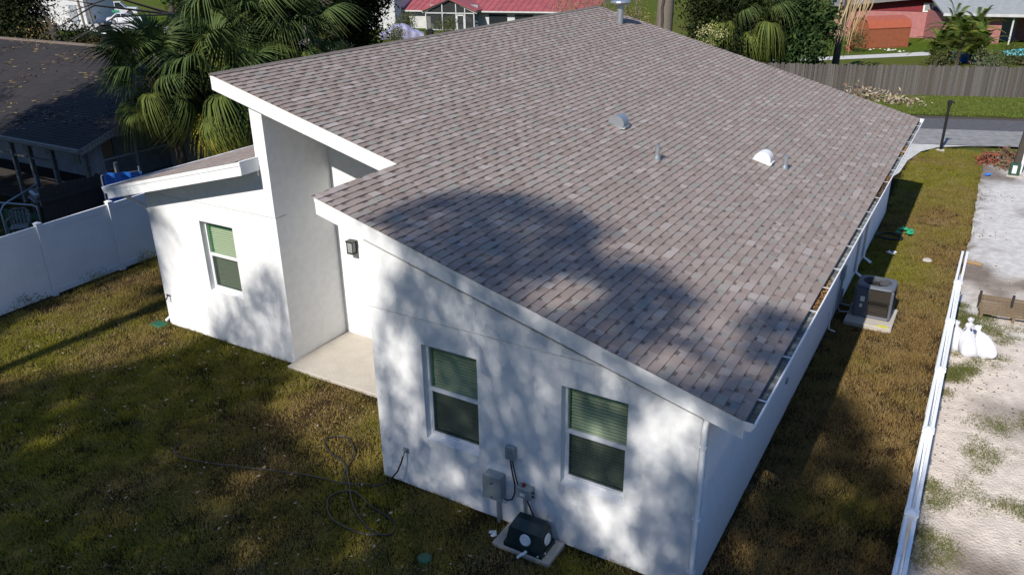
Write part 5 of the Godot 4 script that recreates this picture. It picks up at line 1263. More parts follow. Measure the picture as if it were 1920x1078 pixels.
	# things on the lawn across the street
	for q in [[Vector3(-2.1, 0, -63.4), M.blue_plastic, "blue plastic tub left of the palm clump trunk"], [Vector3(-1.2, 0, -63.0), M.blue_plastic, "blue plastic tub right of the palm clump trunk"], [Vector3(-2.6, 0, -63.9), M.teal_plastic, "teal tub beside the blue tubs across the street"]]:
		s = st(); lathe(s, [Vector2(0.0, -0.05), Vector2(0.26, -0.05), Vector2(0.33, 0.42), Vector2(0.36, 0.44), Vector2(0.36, 0.47), Vector2(0.31, 0.46), Vector2(0.25, 0.06), Vector2(0.0, 0.06)], 16)
		single("plastic_tub", q[2], "tub", s, q[1], q[0], 0.0, "tubs by the palm clump")
	h = thing("rowing_boat", "turquoise upturned boat by the steps at the right edge", "boat", Vector3(1.6, 0.25, -66.5), 0.5)
	s = st(); s.set_smooth_group(0)
	for i in 14:
		for j in 8:
			var B := func(u: float, v: float) -> Vector3:
				var w := 0.62 * pow(sin(PI * clampf(u * 0.92 + 0.08, 0, 1)), 0.6)
				var a := PI * v
				return Vector3((u - 0.5) * 3.6, sin(a) * 0.42 * (0.6 + 0.4 * sin(PI * u)), cos(a) * w)
			for q in [B.call(i / 14.0, j / 8.0), B.call((i + 1) / 14.0, j / 8.0), B.call((i + 1) / 14.0, (j + 1) / 8.0), B.call(i / 14.0, j / 8.0), B.call((i + 1) / 14.0, (j + 1) / 8.0), B.call(i / 14.0, (j + 1) / 8.0)]: s.add_vertex(q)
	part("hull", s, M.teal_plastic, h)
	s = st(); bx(s, -1.2, -1.05, -0.33, 0.02, -0.5, 0.5); bx(s, 0.9, 1.05, -0.33, 0.02, -0.5, 0.5); part("trestle", s, M.dark_wood, h)
	h = thing("wooden_steps", "short flight of wooden steps at the right edge across the street", "steps", Vector3(1.5, -0.08, -63.6), 0.3)
	for k in 3:
		s = st(); cbox(s, Vector3(0.15 * k, 0.14 + 0.17 * k, -0.28 * k), Vector3(1.1, 0.05, 0.3), 0.01); part("tread", s, M.pallet_wood, h)
		s = st(); bx(s, 0.15 * k - 0.5, 0.15 * k - 0.44, 0.0, 0.115 + 0.17 * k, -0.28 * k - 0.1, -0.28 * k + 0.1); bx(s, 0.15 * k + 0.44, 0.15 * k + 0.5, 0.0, 0.115 + 0.17 * k, -0.28 * k - 0.1, -0.28 * k + 0.1); part("support", s, M.dark_wood, h)
	s = st(); rng.seed = 8
	for k in 14:
		s.set_color(Color(0.5, 0.46, 0.4)); _rock(s, Vector3(-8.6 + rng.randf() * 2.6, 0.05, -66.2 - rng.randf() * 1.2), rng.randf_range(0.08, 0.16))
	var rk := single("border_stones", "row of pale stones at the foot of the orange shed", "stones", s, M.dry_leaf); rk.set_meta("kind", "stuff")
	h = thing("flower_pot", "red clay pot at the left corner of the orange shed", "pot", Vector3(-9.9, -0.08, -66.4))
	s = st(); lathe(s, [Vector2(0, 0), Vector2(0.2, 0), Vector2(0.28, 0.4), Vector2(0.31, 0.4), Vector2(0.31, 0.46), Vector2(0.25, 0.46), Vector2(0.24, 0.4), Vector2(0, 0.38)], 14); part("pot", s, M.terracotta, h)
	# road sign and guy posts far left
	h = thing("street_sign", "small green street sign on a thin post in front of the white car", "sign", Vector3(-77.5, -0.08, -52.9))
	s = st(); cyl(s, Vector3.ZERO, Vector3(0, 2.0, 0), 0.035, 8); part("post", s, M.metal_grey, h)
	s = st(); box(s, Vector3(0, 1.85, 0), Vector3(0.7, 0.2, 0.02), Basis(Vector3.UP, 0.9)); part("plate", s, M.sign_green, h)
	for q in [[Vector3(-83.8, -0.08, -53.3), 0.10, "leaning pale timber post nearer the white building"], [Vector3(-80.2, -0.08, -52.0), 0.16, "leaning pale timber post nearer the parked cars"]]:
		s = st(); tube(s, [Vector3(0, -0.2, 0), Vector3(-3.5 * q[1], 3.4, 0)], 0.12, 8)
		single("timber_post", q[2], "post", s, M.pale_bark, q[0], 0.0, "leaning posts at the upper left")

func _rock(s: SurfaceTool, c: Vector3, r: float):
	var p := []
	for d in [Vector3(1, 0, 0), Vector3(0, 0, 1), Vector3(-1, 0, 0), Vector3(0, 0, -1), Vector3(0, 0.7, 0), Vector3(0, -0.6, 0)]: p.append(c + d * r * rng.randf_range(0.6, 1.3) + Vector3(rng.randf_range(-0.2, 0.2), rng.randf_range(-0.2, 0.2), rng.randf_range(-0.2, 0.2)) * r)
	for k in 4:
		tri(s, p[k], p[(k + 1) % 4], p[4], c); tri(s, p[k], p[(k + 1) % 4], p[5], c)

func _chair():
	var h := thing("plastic_chair", "white plastic garden armchair behind the fence at the left edge", "chair", Vector3(-23.9, -0.02, -11.85), 0.9)
	var s := st()
	for q in [[-0.24, -0.22], [0.24, -0.22], [0.25, 0.24], [-0.25, 0.24]]:
		s = st(); tube(s, [Vector3(q[0] * 1.12, 0, q[1] * 1.12), Vector3(q[0], 0.43, q[1])], [0.028, 0.035], 6); part("leg", s, M.weathered_white, h)
	s = st(); cbox(s, Vector3(0, 0.44, 0.0), Vector3(0.5, 0.04, 0.5), 0.015); part("seat", s, M.weathered_white, h)
	s = st()
	for k in 5: hexa(s, [Vector3(-0.22 + k * 0.095, 0.46, -0.23), Vector3(-0.16 + k * 0.095, 0.46, -0.23), Vector3(-0.16 + k * 0.095, 0.46, -0.25), Vector3(-0.22 + k * 0.095, 0.46, -0.25), Vector3(-0.22 + k * 0.095, 0.84, -0.33), Vector3(-0.16 + k * 0.095, 0.84, -0.33), Vector3(-0.16 + k * 0.095, 0.84, -0.35), Vector3(-0.22 + k * 0.095, 0.84, -0.35)])
	tube(s, [Vector3(-0.25, 0.46, -0.24), Vector3(-0.25, 0.8, -0.33), Vector3(-0.15, 0.88, -0.35), Vector3(0.15, 0.88, -0.35), Vector3(0.25, 0.8, -0.33), Vector3(0.25, 0.46, -0.24)], 0.025, 6); part("backrest", s, M.weathered_white, h)
	for sg in [-1, 1]:
		s = st(); tube(s, [Vector3(sg * 0.26, 0.64, -0.28), Vector3(sg * 0.29, 0.66, 0.0), Vector3(sg * 0.29, 0.63, 0.24), Vector3(sg * 0.26, 0.45, 0.25)], 0.028, 6); part("armrest", s, M.weathered_white, h)

# ================================================================ vehicles far left
func _car(called: String, label: String, cat: String, at: Vector3, turn: float, prof: Array, cab: Array, W: float, wx: Array, wr: float, pickup: bool):
	var h := thing(called, label, cat, at, turn)
	var s := st()
	# body: side profile pushed across, sides tucked in at the top
	var hw := W / 2
	for i in prof.size():
		var a: Vector2 = prof[i]
		var b: Vector2 = prof[(i + 1) % prof.size()]
		quad(s, Vector3(a.x, a.y, -hw), Vector3(b.x, b.y, -hw), Vector3(b.x, b.y, hw), Vector3(a.x, a.y, hw))
	var cen := Vector2(0, 0.5)
	for z in [-hw, hw]:
		for i in prof.size():
			var a: Vector2 = prof[i]
			var b: Vector2 = prof[(i + 1) % prof.size()]
			tri(s, Vector3(cen.x, cen.y, z), Vector3(a.x, a.y, z), Vector3(b.x, b.y, z))
	part("body", s, M.white_paint, h)
	s = st()   # greenhouse
	var top := hw * 0.78
	var lo := hw * 0.95
	hexa(s, [Vector3(cab[0], cab[4], -lo), Vector3(cab[3], cab[4], -lo), Vector3(cab[3], cab[4], lo), Vector3(cab[0], cab[4], lo), Vector3(cab[1], cab[5], -top), Vector3(cab[2], cab[5], -top), Vector3(cab[2], cab[5], top), Vector3(cab[1], cab[5], top)])
	part("window", s, M.car_glass, h)
	s = st(); cbox(s, Vector3((cab[1] + cab[2]) / 2, cab[5] + 0.015, 0), Vector3(cab[2] - cab[1] + 0.06, 0.05, top * 2 + 0.04), 0.02)
	for q in [cab[1], (cab[1] + cab[2]) / 2, cab[2]]:
		for z in [-1.0, 1.0]:
			var xb: float = cab[0] if q == cab[1] else (cab[3] if q == cab[2] else q)
			tube(s, [Vector3(xb, cab[4], z * lo * 1.005), Vector3(q, cab[5], z * top * 1.005)], 0.035, 4)
	part("roof", s, M.white_paint, h)
	for x in wx:
		for z in [-1.0, 1.0]:
			s = st(); tube(s, [Vector3(x, wr, z * (hw - 0.2)), Vector3(x, wr, z * (hw + 0.01))], wr, 18); var w := part("wheel", s, M.tyre, h)
			s = st(); cyl(s, Vector3(x, wr, z * (hw + 0.01)), Vector3(x, wr, z * (hw + 0.02)), wr * 0.6, 12); part("rim", s, M.chrome, w)
	s = st(); var xf: float = prof[0].x
	for z in [-1.0, 1.0]: cbox(s, Vector3(xf - 0.01, 0.55 if not pickup else 0.7, z * hw * 0.7), Vector3(0.06, 0.12, 0.3), 0.02)
	part("headlight", s, M.chrome, h)
	if pickup:
		s = st(); bx(s, -2.35, -0.75, 0.93, 0.99, -hw * 0.8, hw * 0.8); part("bed_floor", s, M.black_metal, h)

func vehicles():
	# sizes follow the photograph's scale at that distance
	var car := [Vector2(1.75, 0.28), Vector2(1.8, 0.45), Vector2(1.7, 0.60), Vector2(0.75, 0.70), Vector2(-1.1, 0.72), Vector2(-1.7, 0.70), Vector2(-1.8, 0.5), Vector2(-1.75, 0.26)]
	_car("parked_car", "white sedan parked on the drive in front of the pickup at the upper left", "car", Vector3(-82.5, 0.03, -57.2), deg_to_rad(52) , car, [-1.25, -0.75, 0.2, 0.8, 0.70, 1.07], 1.4, [1.1, -1.1], 0.27, false)
	var truck := [Vector2(2.3, 0.36), Vector2(2.35, 0.75), Vector2(2.25, 0.95), Vector2(1.0, 1.02), Vector2(-0.6, 1.02), Vector2(-2.4, 1.0), Vector2(-2.45, 0.7), Vector2(-2.4, 0.36)]
	_car("pickup_truck", "white pickup truck with dark cab windows behind the white sedan", "truck", Vector3(-91.5, 0.03, -62.6), deg_to_rad(48), truck, [-0.75, -0.6, 0.55, 1.15, 1.0, 1.62], 1.75, [1.5, -1.5], 0.37, true)
	# car under a lilac cover
	var s := st(); s.set_smooth_group(0)
	var cv := func(u: float, v: float) -> Vector3:
		var x := (u - 0.5) * 3.9
		var hp := 0.78 + 0.45 * exp(-pow((u - 0.48) / 0.24, 4.0))
		hp *= pow(sin(PI * clampf(u, 0.02, 0.98)), 0.22)
		var a := PI * v
		var w := 0.85
		var yy := hp * pow(sin(a), 0.35) if v > 0.001 and v < 0.999 else 0.0
		return Vector3(x, yy + 0.03 * sin(u * 40.0 + v * 9.0) * sin(a), cos(a) * w * (1.0 + 0.05 * sin(u * 33.0)))
	for i in 40:
		for j in 16:
			for q in [[0, 0], [1, 0], [1, 1], [0, 0], [1, 1], [0, 1]]: s.add_vertex(cv.call((i + q[0]) / 40.0, (j + q[1]) / 16.0))
	single("covered_car", "car under a lilac fabric cover beside the red roofed house", "car", s, M.lilac_tarp, Vector3(-46.6, -0.08, -59.4), deg_to_rad(40))
	s = st(); cbox(s, Vector3(0, 0.35, 0), Vector3(0.6, 0.8, 0.6), 0.06); lathe(s, [Vector2(0.3, 0.75), Vector2(0.33, 0.78), Vector2(0.2, 0.86), Vector2(0, 0.88)], 12)
	single("dustbin", "dark rounded dustbin at the right end of the covered car", "bin", s, M.black_metal, Vector3(-43.6, -0.08, -59.6), 0.4)

# ================================================================ palms
func frond(pet: float, R: float, nseg: int, droop: float, c0: Color, c1: Color, sd_: int) -> ArrayMesh:
	var r := RandomNumberGenerator.new(); r.seed = sd_
	var s := st()
	s.set_color(Color(0.10, 0.12, 0.03))
	var pp := []
	for i in 6:
		var t := i / 5.0
		pp.append(Vector3(pet * t, -0.10 * droop * pet * t * t, 0))
	tube(s, pp, [0.032, 0.026, 0.022, 0.02, 0.018, 0.014], 5, false)
	var o: Vector3 = pp[5]
	for k in nseg:
		var a := deg_to_rad(lerpf(-150, 150, (k + 0.5) / nseg)) + r.randf_range(-0.03, 0.03)
		var L := R * (0.72 + 0.28 * cos(a * 0.55)) * r.randf_range(0.88, 1.05)
		var dir := Vector3(cos(a), 0.30 * absf(sin(a)) - 0.05, sin(a)).normalized()
		var w := Vector3(-sin(a), 0, cos(a))
		var base := o + Vector3(0.25 * R * cos(a * 0.4), 0, 0) * 0.5
		var dr := droop * r.randf_range(0.75, 1.3)
		var prev := []
		s.set_color(c0.lerp(c1, r.randf()) * r.randf_range(0.85, 1.15))
		for i in 5:
			var t := i / 4.0
			var p := base + dir * (L * t * (1.0 - 0.12 * dr * t * t)) + Vector3(0, -dr * L * 0.55 * t * t * t, 0)
			var hw: float = [0.010, 0.020, 0.019, 0.012, 0.0015][i] * (R / 1.0)
			var cur := [p - w * hw, p + w * hw + Vector3(0, 0.012 * (1.0 - t), 0)]
			if prev: quad(s, prev[0], prev[1], cur[1], cur[0])
			prev = cur
	return done(s)

func palm(called: String, label: String, at: Vector3, hgt: float, sc: float, sets: Array, n: int, seed_: int, low_yellow: int, group := "", lean := Vector3.ZERO):
	var r := RandomNumberGenerator.new(); r.seed = seed_
	var h := thing(called, label, "palm", at, 0.0, group)
	var s := st()
	var pts := []
	var rad := []
	for i in 12:
		var t := i / 11.0
		pts.append(Vector3(lean.x * t * t, -0.1 + (hgt + 0.1) * t, lean.z * t * t)); rad.append((0.21 - 0.03 * t + 0.02 * sin(i * 2.4)) * sc)
	tube(s, pts, rad, 12); part("trunk", s, M.palm_bark, h)
	s = st()   # old leaf bases
	for i in 46:
		var t := 1.0 - r.randf() * 0.32
		var a := r.randf() * TAU
		var c := Vector3(lean.x * t * t, hgt * t, lean.z * t * t)
		var d := Vector3(cos(a), 0, sin(a))
		tube(s, [c + d * 0.17 * sc, c + d * 0.25 * sc + Vector3(0, 0.18, 0), c + d * 0.40 * sc + Vector3(0, 0.36, 0)], [0.05, 0.04, 0.02], 4, false)
	part("leaf_bases", s, M.palm_bark, h)
	var topp := Vector3(lean.x, hgt, lean.z)
	for i in n:
		var f := float(i) / n
		var el := lerpf(82, -38, pow(f, 0.85)) + r.randf_range(-8, 8)
		var az := i * 2.39996 + r.randf_range(-0.25, 0.25)
		var k := 0 if el > 5 else 1
		var o := part("frond", sets[k][r.randi() % sets[k].size()], M.leaf, h)
		o.transform = Transform3D(Basis(Vector3.UP, az) * Basis(Vector3.BACK, deg_to_rad(el)) * Basis(Vector3.RIGHT, r.randf_range(-0.5, 0.5)).scaled(Vector3.ONE * sc * r.randf_range(0.85, 1.1)), topp + Vector3(0, -0.25 * f, 0))
	for i in low_yellow:
		var az := -0.69 + r.randf_range(-1.5, 1.5)
		var o := part("old_frond", sets[2][i % sets[2].size()], M.leaf, h)
		o.transform = Transform3D(Basis(Vector3.UP, az) * Basis(Vector3.BACK, deg_to_rad(r.randf_range(-62, -30))) * Basis(Vector3.RIGHT, r.randf_range(-0.4, 0.4)).scaled(Vector3.ONE * sc * 0.95), topp + Vector3(0, -0.45, 0))
	return h

func palms():
	var g0 := Color(0.040, 0.068, 0.022)
	var g1 := Color(0.085, 0.115, 0.035)
	var green := [frond(1.15, 1.15, 58, 1.2, g0, g1, 1), frond(1.25, 1.2, 60, 1.6, g0, g1, 2), frond(1.05, 1.1, 56, 1.0, g0, g1, 3)]
	var drop := [frond(1.1, 1.2, 58, 2.1, g0, Color(0.10, 0.13, 0.03), 4), frond(1.2, 1.15, 58, 2.4, Color(0.05, 0.075, 0.02), Color(0.12, 0.14, 0.03), 5)]
	var yel := [frond(1.0, 1.2, 56, 2.3, Color(0.26, 0.25, 0.035), Color(0.50, 0.40, 0.06), 6), frond(1.1, 1.1, 54, 2.5, Color(0.34, 0.30, 0.05), Color(0.46, 0.32, 0.08), 7)]
	var sets := [green, drop, yel]
	var grp := "cabbage palms beside the neighbour house"
	palm("cabbage_palm", "cabbage palm with yellowing lower fronds nearest the white fascia corner", Vector3(-21.0, 0, -17.55), 4.15, 1.0, sets, 28, 21, 13, grp)
	palm("cabbage_palm", "tall cabbage palm rising in the middle of the left palm group", Vector3(-21.4, 0, -18.7), 5.7, 1.05, sets, 32, 22, 2, grp)
	palm("cabbage_palm", "cabbage palm leaning over the dark roof, leftmost of its group", Vector3(-21.9, 0, -16.3), 4.3, 0.9, sets, 26, 23, 1, grp, Vector3(-0.3, 0, 0.3))
	palm("cabbage_palm", "cabbage palm half hidden behind the high roof edge", Vector3(-20.9, 0, -20.6), 5.2, 1.0, sets, 28, 24, 3, grp)
	# across the street
	var org := [frond(1.0, 1.1, 36, 2.4, Color(0.26, 0.13, 0.03), Color(0.34, 0.20, 0.05), 8), frond(1.0, 1.0, 36, 2.3, Color(0.22, 0.12, 0.04), Color(0.30, 0.20, 0.06), 9)]
	palm("fan_palm", "fan palm with hanging orange dead frond beyond the roof's right slope", Vector3(-13.2, 0, -49.6), 3.9, 1.3, [green, drop, org], 30, 31, 5, "palms across the street")
	# clump of soft-leaved palms
	for q in [[Vector3(-3.6, 0, -60.4), 1.9, 0.95, 41, "bushy palm on the left of the clump behind the board fence"], [Vector3(-2.4, 0, -60.9), 2.5, 1.0, 42, "bushy palm in the middle of the clump behind the board fence"], [Vector3(-1.2, 0, -61.2), 2.2, 0.95, 43, "bushy palm on the right of the clump behind the board fence"], [Vector3(-3.0, 0, -62.4), 2.9, 1.1, 44, "tallest bushy palm at the back left of the clump"], [Vector3(-1.7, 0, -62.6), 2.7, 1.1, 45, "bushy palm at the back right of the clump"]]:
		_feather_palm(q[0], q[1], q[2], q[3], q[4])

func _feather_palm(at: Vector3, hgt: float, sc: float, seed_: int, label: String):
	var r := RandomNumberGenerator.new(); r.seed = seed_
	var h := thing("feather_palm", label, "palm", at, 0.0, "soft palm clump across the street")
	var s := st(); tube(s, [Vector3(0, -0.1, 0), Vector3(0.05, hgt * 0.3, 0), Vector3(0, hgt * 0.95, 0)], [0.16, 0.12, 0.06], 8); part("trunk", s, M.palm_bark, h)
	for i in 46:
		s = st()
		var el := deg_to_rad(lerpf(88, 22, i / 45.0) + r.randf_range(-8, 8))
		var az := i * 2.4
		var d := Vector3(cos(az) * cos(el), sin(el), sin(az) * cos(el))
		var L := r.randf_range(1.5, 2.3) * sc
		var base := Vector3(r.randf_range(-0.15, 0.15), hgt * r.randf_range(0.2, 0.95), r.randf_range(-0.15, 0.15))
		var y := r.randf()
		s.set_color(Color(0.055, 0.10, 0.022).lerp(Color(0.17, 0.17, 0.03), y * y))
		var side := d.cross(Vector3.UP).normalized()
		for j in 52:
			var t := (j + 1) / 52.0
			var p := base + d * L * t + Vector3(0, -0.5 * L * t * t, 0)
			for sg in [-1.0, 1.0]:
				var ld: Vector3 = (side * sg * 0.8 + d * 0.5 + Vector3(0, -0.45, 0)).normalized() * (0.40 * sc * (1.0 - 0.6 * t))
				tri(s, p - d * 0.012, p + d * 0.012, p + ld)
		part("frond", s, M.leaf, h)

# ================================================================ broadleaf trees and shrubs
func spray(n: int, rad: float, leaf: float, asp: float, seed_: int) -> ArrayMesh:   # a twig's worth of leaves round the origin
	var r := RandomNumberGenerator.new(); r.seed = seed_
	var s := st()
	for i in n:
		var p := Vector3(r.randfn(0, 1), r.randfn(0, 0.7), r.randfn(0, 1)) * rad * 0.5
		var b := Basis(Vector3(r.randf() - 0.5, r.randf() - 0.5, r.randf() - 0.5).normalized(), r.randf() * TAU)
		var L := leaf * r.randf_range(0.7, 1.3)
		s.set_color(Color.WHITE)
		quad(s, p + b * Vector3(-L, 0, 0), p + b * Vector3(0, L * 0.1, -L * asp), p + b * Vector3(L, 0, 0), p + b * Vector3(0, L * 0.1, L * asp))
	return done(s)

func crown(parent: Node, blobs: Array, per_m3: float, mesh: ArrayMesh, cols: Array, seed_: int, mat: Material, called := "crown", shell := 0.35, smin := 0.75, least := 6):
	var r := RandomNumberGenerator.new(); r.seed = seed_
	var tr := []
	var cl := []
	for b in blobs:        # [centre, radii, density]
		var ra: Vector3 = b[1]
		var k := int(4.19 * ra.x * ra.y * ra.z * per_m3 * (b[2] if b.size() > 2 else 1.0))
		for i in maxi(k, least):
			var d := Vector3(r.randfn(0, 1), r.randfn(0, 1), r.randfn(0, 1)).normalized()
			var q := pow(r.randf(), shell)
			var p: Vector3 = b[0] + d * ra * q * (1.0 + 0.12 * fine_noise.get_noise_3d(d.x * 2.0 + seed_, d.y * 2.0, d.z * 2.0) * 3.0)
			tr.append(Transform3D(Basis(Vector3(r.randf() - 0.5, r.randf() - 0.5, r.randf() - 0.5).normalized(), r.randf() * TAU).scaled(Vector3.ONE * r.randf_range(smin, 1.25)), p))
			cl.append(cols[r.randi() % cols.size()] * r.randf_range(0.8, 1.2))
	# joined into one mesh: sprays copied as raw arrays
	var src := mesh.surface_get_arrays(0)
	var sv: PackedVector3Array = src[Mesh.ARRAY_VERTEX]
	var sn: PackedVector3Array = src[Mesh.ARRAY_NORMAL]
	var si: PackedInt32Array = src[Mesh.ARRAY_INDEX] if src[Mesh.ARRAY_INDEX] != null else PackedInt32Array()
	var m := sv.size()
	var vs := PackedVector3Array()
	var ns := PackedVector3Array()
	var cs := PackedColorArray()
	var ix := PackedInt32Array()
	for i in tr.size():
		var t: Transform3D = tr[i]
		vs.append_array(t * sv)
		ns.append_array(Transform3D(t.basis.orthonormalized(), Vector3.ZERO) * sn)
		var cc := PackedColorArray(); cc.resize(m); cc.fill(cl[i]); cs.append_array(cc)
		for k in si: ix.append(k + i * m)
	var arr := []; arr.resize(Mesh.ARRAY_MAX)
	arr[Mesh.ARRAY_VERTEX] = vs; arr[Mesh.ARRAY_NORMAL] = ns; arr[Mesh.ARRAY_COLOR] = cs
	if ix.size() > 0: arr[Mesh.ARRAY_INDEX] = ix
	var am := ArrayMesh.new(); am.add_surface_from_arrays(Mesh.PRIMITIVE_TRIANGLES, arr)
	ntri += (ix.size() if ix.size() > 0 else vs.size()) / 3
	return part(called, am, mat, parent)

func tree(called: String, label: String, cat: String, at: Vector3, trunk_h: float, tr_r: float, blobs: Array, per: float, mesh: ArrayMesh, cols: Array, seed_: int, group := "", bark = null, limb := 1.0):
	var r := RandomNumberGenerator.new(); r.seed = seed_
	var h := thing(called, label, cat, at, 0.0, group)
	var s := st()
	var top := Vector3(r.randf_range(-0.2, 0.2), trunk_h, r.randf_range(-0.2, 0.2))
	tube(s, [Vector3(0, -0.15, 0), Vector3(0, trunk_h * 0.12, 0), Vector3(top.x * 0.4, trunk_h * 0.55, top.z * 0.4), top], [tr_r * 1.35, tr_r, tr_r * 0.85, tr_r * 0.7], 10)
	part("trunk", s, M.bark if bark == null else bark, h)
	s = st()
	for b in blobs:
		var c: Vector3 = b[0]
		var mid := top.lerp(c, 0.5) + Vector3(r.randf_range(-0.15, 0.15), r.randf_range(-0.1, 0.25), r.randf_range(-0.15, 0.15)) * (c - top).length() * 0.5
		var r0 := tr_r * r.randf_range(0.3, 0.5) * limb
		tube(s, [top - Vector3(0, trunk_h * 0.1, 0), mid, c], [r0, r0 * 0.6, r0 * 0.15], 6, false)
		for k in 3:
			var e: Vector3 = c + Vector3(r.randfn(0, 0.5), r.randfn(0, 0.5), r.randfn(0, 0.5)) * b[1]
			tube(s, [mid.lerp(c, 0.4 + 0.2 * k), e], [r0 * 0.35, r0 * 0.06], 4, false)
	part("limbs", s, M.bark if bark == null else bark, h)
	crown(h, blobs, per, mesh, cols, seed_ + 1, M.leaf)
	return h

func V(x: float, y: float, z: float) -> Vector3: return Vector3(x, y, z)

func trees():
	var sm := spray(16, 0.42, 0.075, 0.42, 3)      # mid leaves
	var fine := spray(22, 0.5, 0.05, 0.35, 4)      # fine oak leaves
	var dense := spray(30, 0.62, 0.10, 0.42, 14)   # clumps of the farther trees
	var big := spray(9, 0.4, 0.12, 0.5, 5)         # broad glossy leaves
	var oak := [Color(0.013, 0.021, 0.007), Color(0.019, 0.027, 0.009), Color(0.030, 0.036, 0.013)]  # leaf colours darkened to stand in for shade on the background trees
	var glossy := [Color(0.022, 0.045, 0.014), Color(0.035, 0.062, 0.018), Color(0.05, 0.08, 0.025)]
	var dull := [Color(0.06, 0.075, 0.025), Color(0.05, 0.06, 0.02), Color(0.09, 0.09, 0.035)]
	var dry := [Color(0.20, 0.15, 0.06), Color(0.13, 0.12, 0.05), Color(0.24, 0.20, 0.09)]
	# dark oaks behind the palms and the ridge
	tree("oak_tree", "dark dense oak behind the palm group, left of the mossy branches", "tree", V(-33.5, 0, -35.0), 4.0, 0.32, [[V(0, 5.5, 0), V(2.5, 1.3, 2.2)], [V(-2.7, 3.6, 0.4), V(1.2, 1.4, 1.2)], [V(-1.6, 4.4, 0.4), V(1.2, 1.0, 1.2)], [V(1.2, 4.5, 0.3), V(1.1, 0.8, 1.1)], [V(0.4, 6.8, 0), V(2.2, 1.4, 2.0)]], 15.0, dense, oak, 101, "dark oaks behind the ridge")
	tree("oak_tree", "dark oak with drooping foliage just left of the covered car", "tree", V(-33.0, 0, -38.3), 3.6, 0.3, [[V(-0.2, 4.5, 0), V(1.6, 1.5, 1.6)], [V(0.3, 2.6, 0.4), V(1.1, 1.3, 1.1)], [V(-1.0, 3.3, 0.4), V(0.9, 1.2, 1.0)], [V(-0.8, 6.0, 0), V(2.0, 1.3, 1.8)], [V(1.0, 5.4, 0), V(1.2, 0.9, 1.2)]], 15.0, dense, oak, 102, "dark oaks behind the ridge")
	tree("oak_tree", "dark oak standing behind the tallest palm at the top edge", "tree", V(-38.5, 0, -33.0), 4.2, 0.3, [[V(0, 5.3, 0), V(2.8, 1.9, 2.3)], [V(-1.5, 3.6, 0.4), V(1.6, 1.4, 1.5)], [V(1.6, 3.8, 0.4), V(1.7, 1.5, 1.5)]], 15.0, dense, oak, 103, "dark oaks behind the ridge")
	# bare moss-grey branches by the palms
	var h := thing("bare_tree", "leafless grey branches hanging in front of the dark oaks", "tree", V(-29.6, 0, -30.0))
	var s := st(); rng.seed = 77
	tube(s, [V(0, -0.2, 0), V(0.1, 2.5, 0), V(0.3, 4.4, 0.1), V(0.5, 6.4, 0.2)], [0.16, 0.12, 0.09, 0.05], 8); part("trunk", s, M.pale_bark, h)
	s = st()
	for i in 34:
		var y := rng.randf_range(2.0, 6.2)
		var a := rng.randf() * TAU
		var d := V(cos(a), rng.randf_range(-0.5, 0.3), sin(a))
		var p0 := V(0.3, y, 0.1)
		var p1 := p0 + d * rng.randf_range(0.5, 0.9)
		var p2 := p1 + V(d.x, d.y - 0.6, d.z) * rng.randf_range(0.4, 0.8)
		tube(s, [p0, p1, p2], [0.03, 0.02, 0.008], 4, false)
		for k in 2: tube(s, [p1, p1 + V(d.x + rng.randf_range(-0.7, 0.7), rng.randf_range(-0.9, 0.2), d.z + rng.randf_range(-0.7, 0.7)) * 0.6], [0.014, 0.005], 3, false)
	part("limbs", s, M.pale_bark, h)
	# upper left: trees and hedge behind the dark roof
	tree("oak_tree", "dark tree filling the upper left corner in front of the white building", "tree", V(-45.0, 0, -26.8), 4.0, 0.3, [[V(-2.5, 4.5, 0.4), V(1.5, 1.3, 1.4)], [V(-4.6, 4.2, 0.6), V(1.6, 2.0, 1.4)], [V(-1.3, 3.1, 0.5), V(1.1, 1.0, 1.1)], [V(-2.8, 2.8, 0.5), V(1.3, 1.2, 1.2)], [V(-1.2, 5.9, 0.2), V(1.3, 0.8, 1.2)]], 15.0, dense, oak, 104, "trees behind the dark roof")
	for i in 6:
		tree("hedge_bush", ["low dark bush behind the dark roof at its left end", "low dark bush behind the ridge below the white building", "low dark bush behind the ridge left of the flue", "low dark bush just behind the black flue", "low dark bush right of the flue before the lawn", "low dark bush touching the palms behind the ridge"][i], "bush", V(-44.5 + i * 1.95, 0, -27.6 + 0.25 * i), 1.2, 0.1, [[V(0, 2.45 - 0.14 * i, 0), V(1.4, 1.2, 1.2)], [V(0.7, 2.0 - 0.1 * i, 0.4), V(1.2, 1.2, 1.0)], [V(-0.3, 1.2, 0.3), V(1.2, 1.1, 1.0)]], 20.0, dense, oak if i != 2 else [Color(0.07, 0.04, 0.015), Color(0.022, 0.026, 0.010), Color(0.018, 0.022, 0.009)], 110 + i, "bushes behind the dark roof")
	tree("overhanging_branch_tree", "tan dry-leaved tree overhanging the left edge of the dark roof", "tree", V(-36.5, 0, -19.0 - 9.0), 5.2, 0.16, [[V(2.6, 4.6, 8.2), V(1.2, 0.6, 0.7), 0.5], [V(3.6, 4.05, 8.6), V(0.6, 0.3, 0.4), 0.6], [V(1.2, 5.2, 6.5), V(1.0, 0.6, 1.0), 0.5]], 10.0, fine, [Color(0.16, 0.12, 0.05), Color(0.10, 0.10, 0.04), Color(0.22, 0.15, 0.06)], 120)
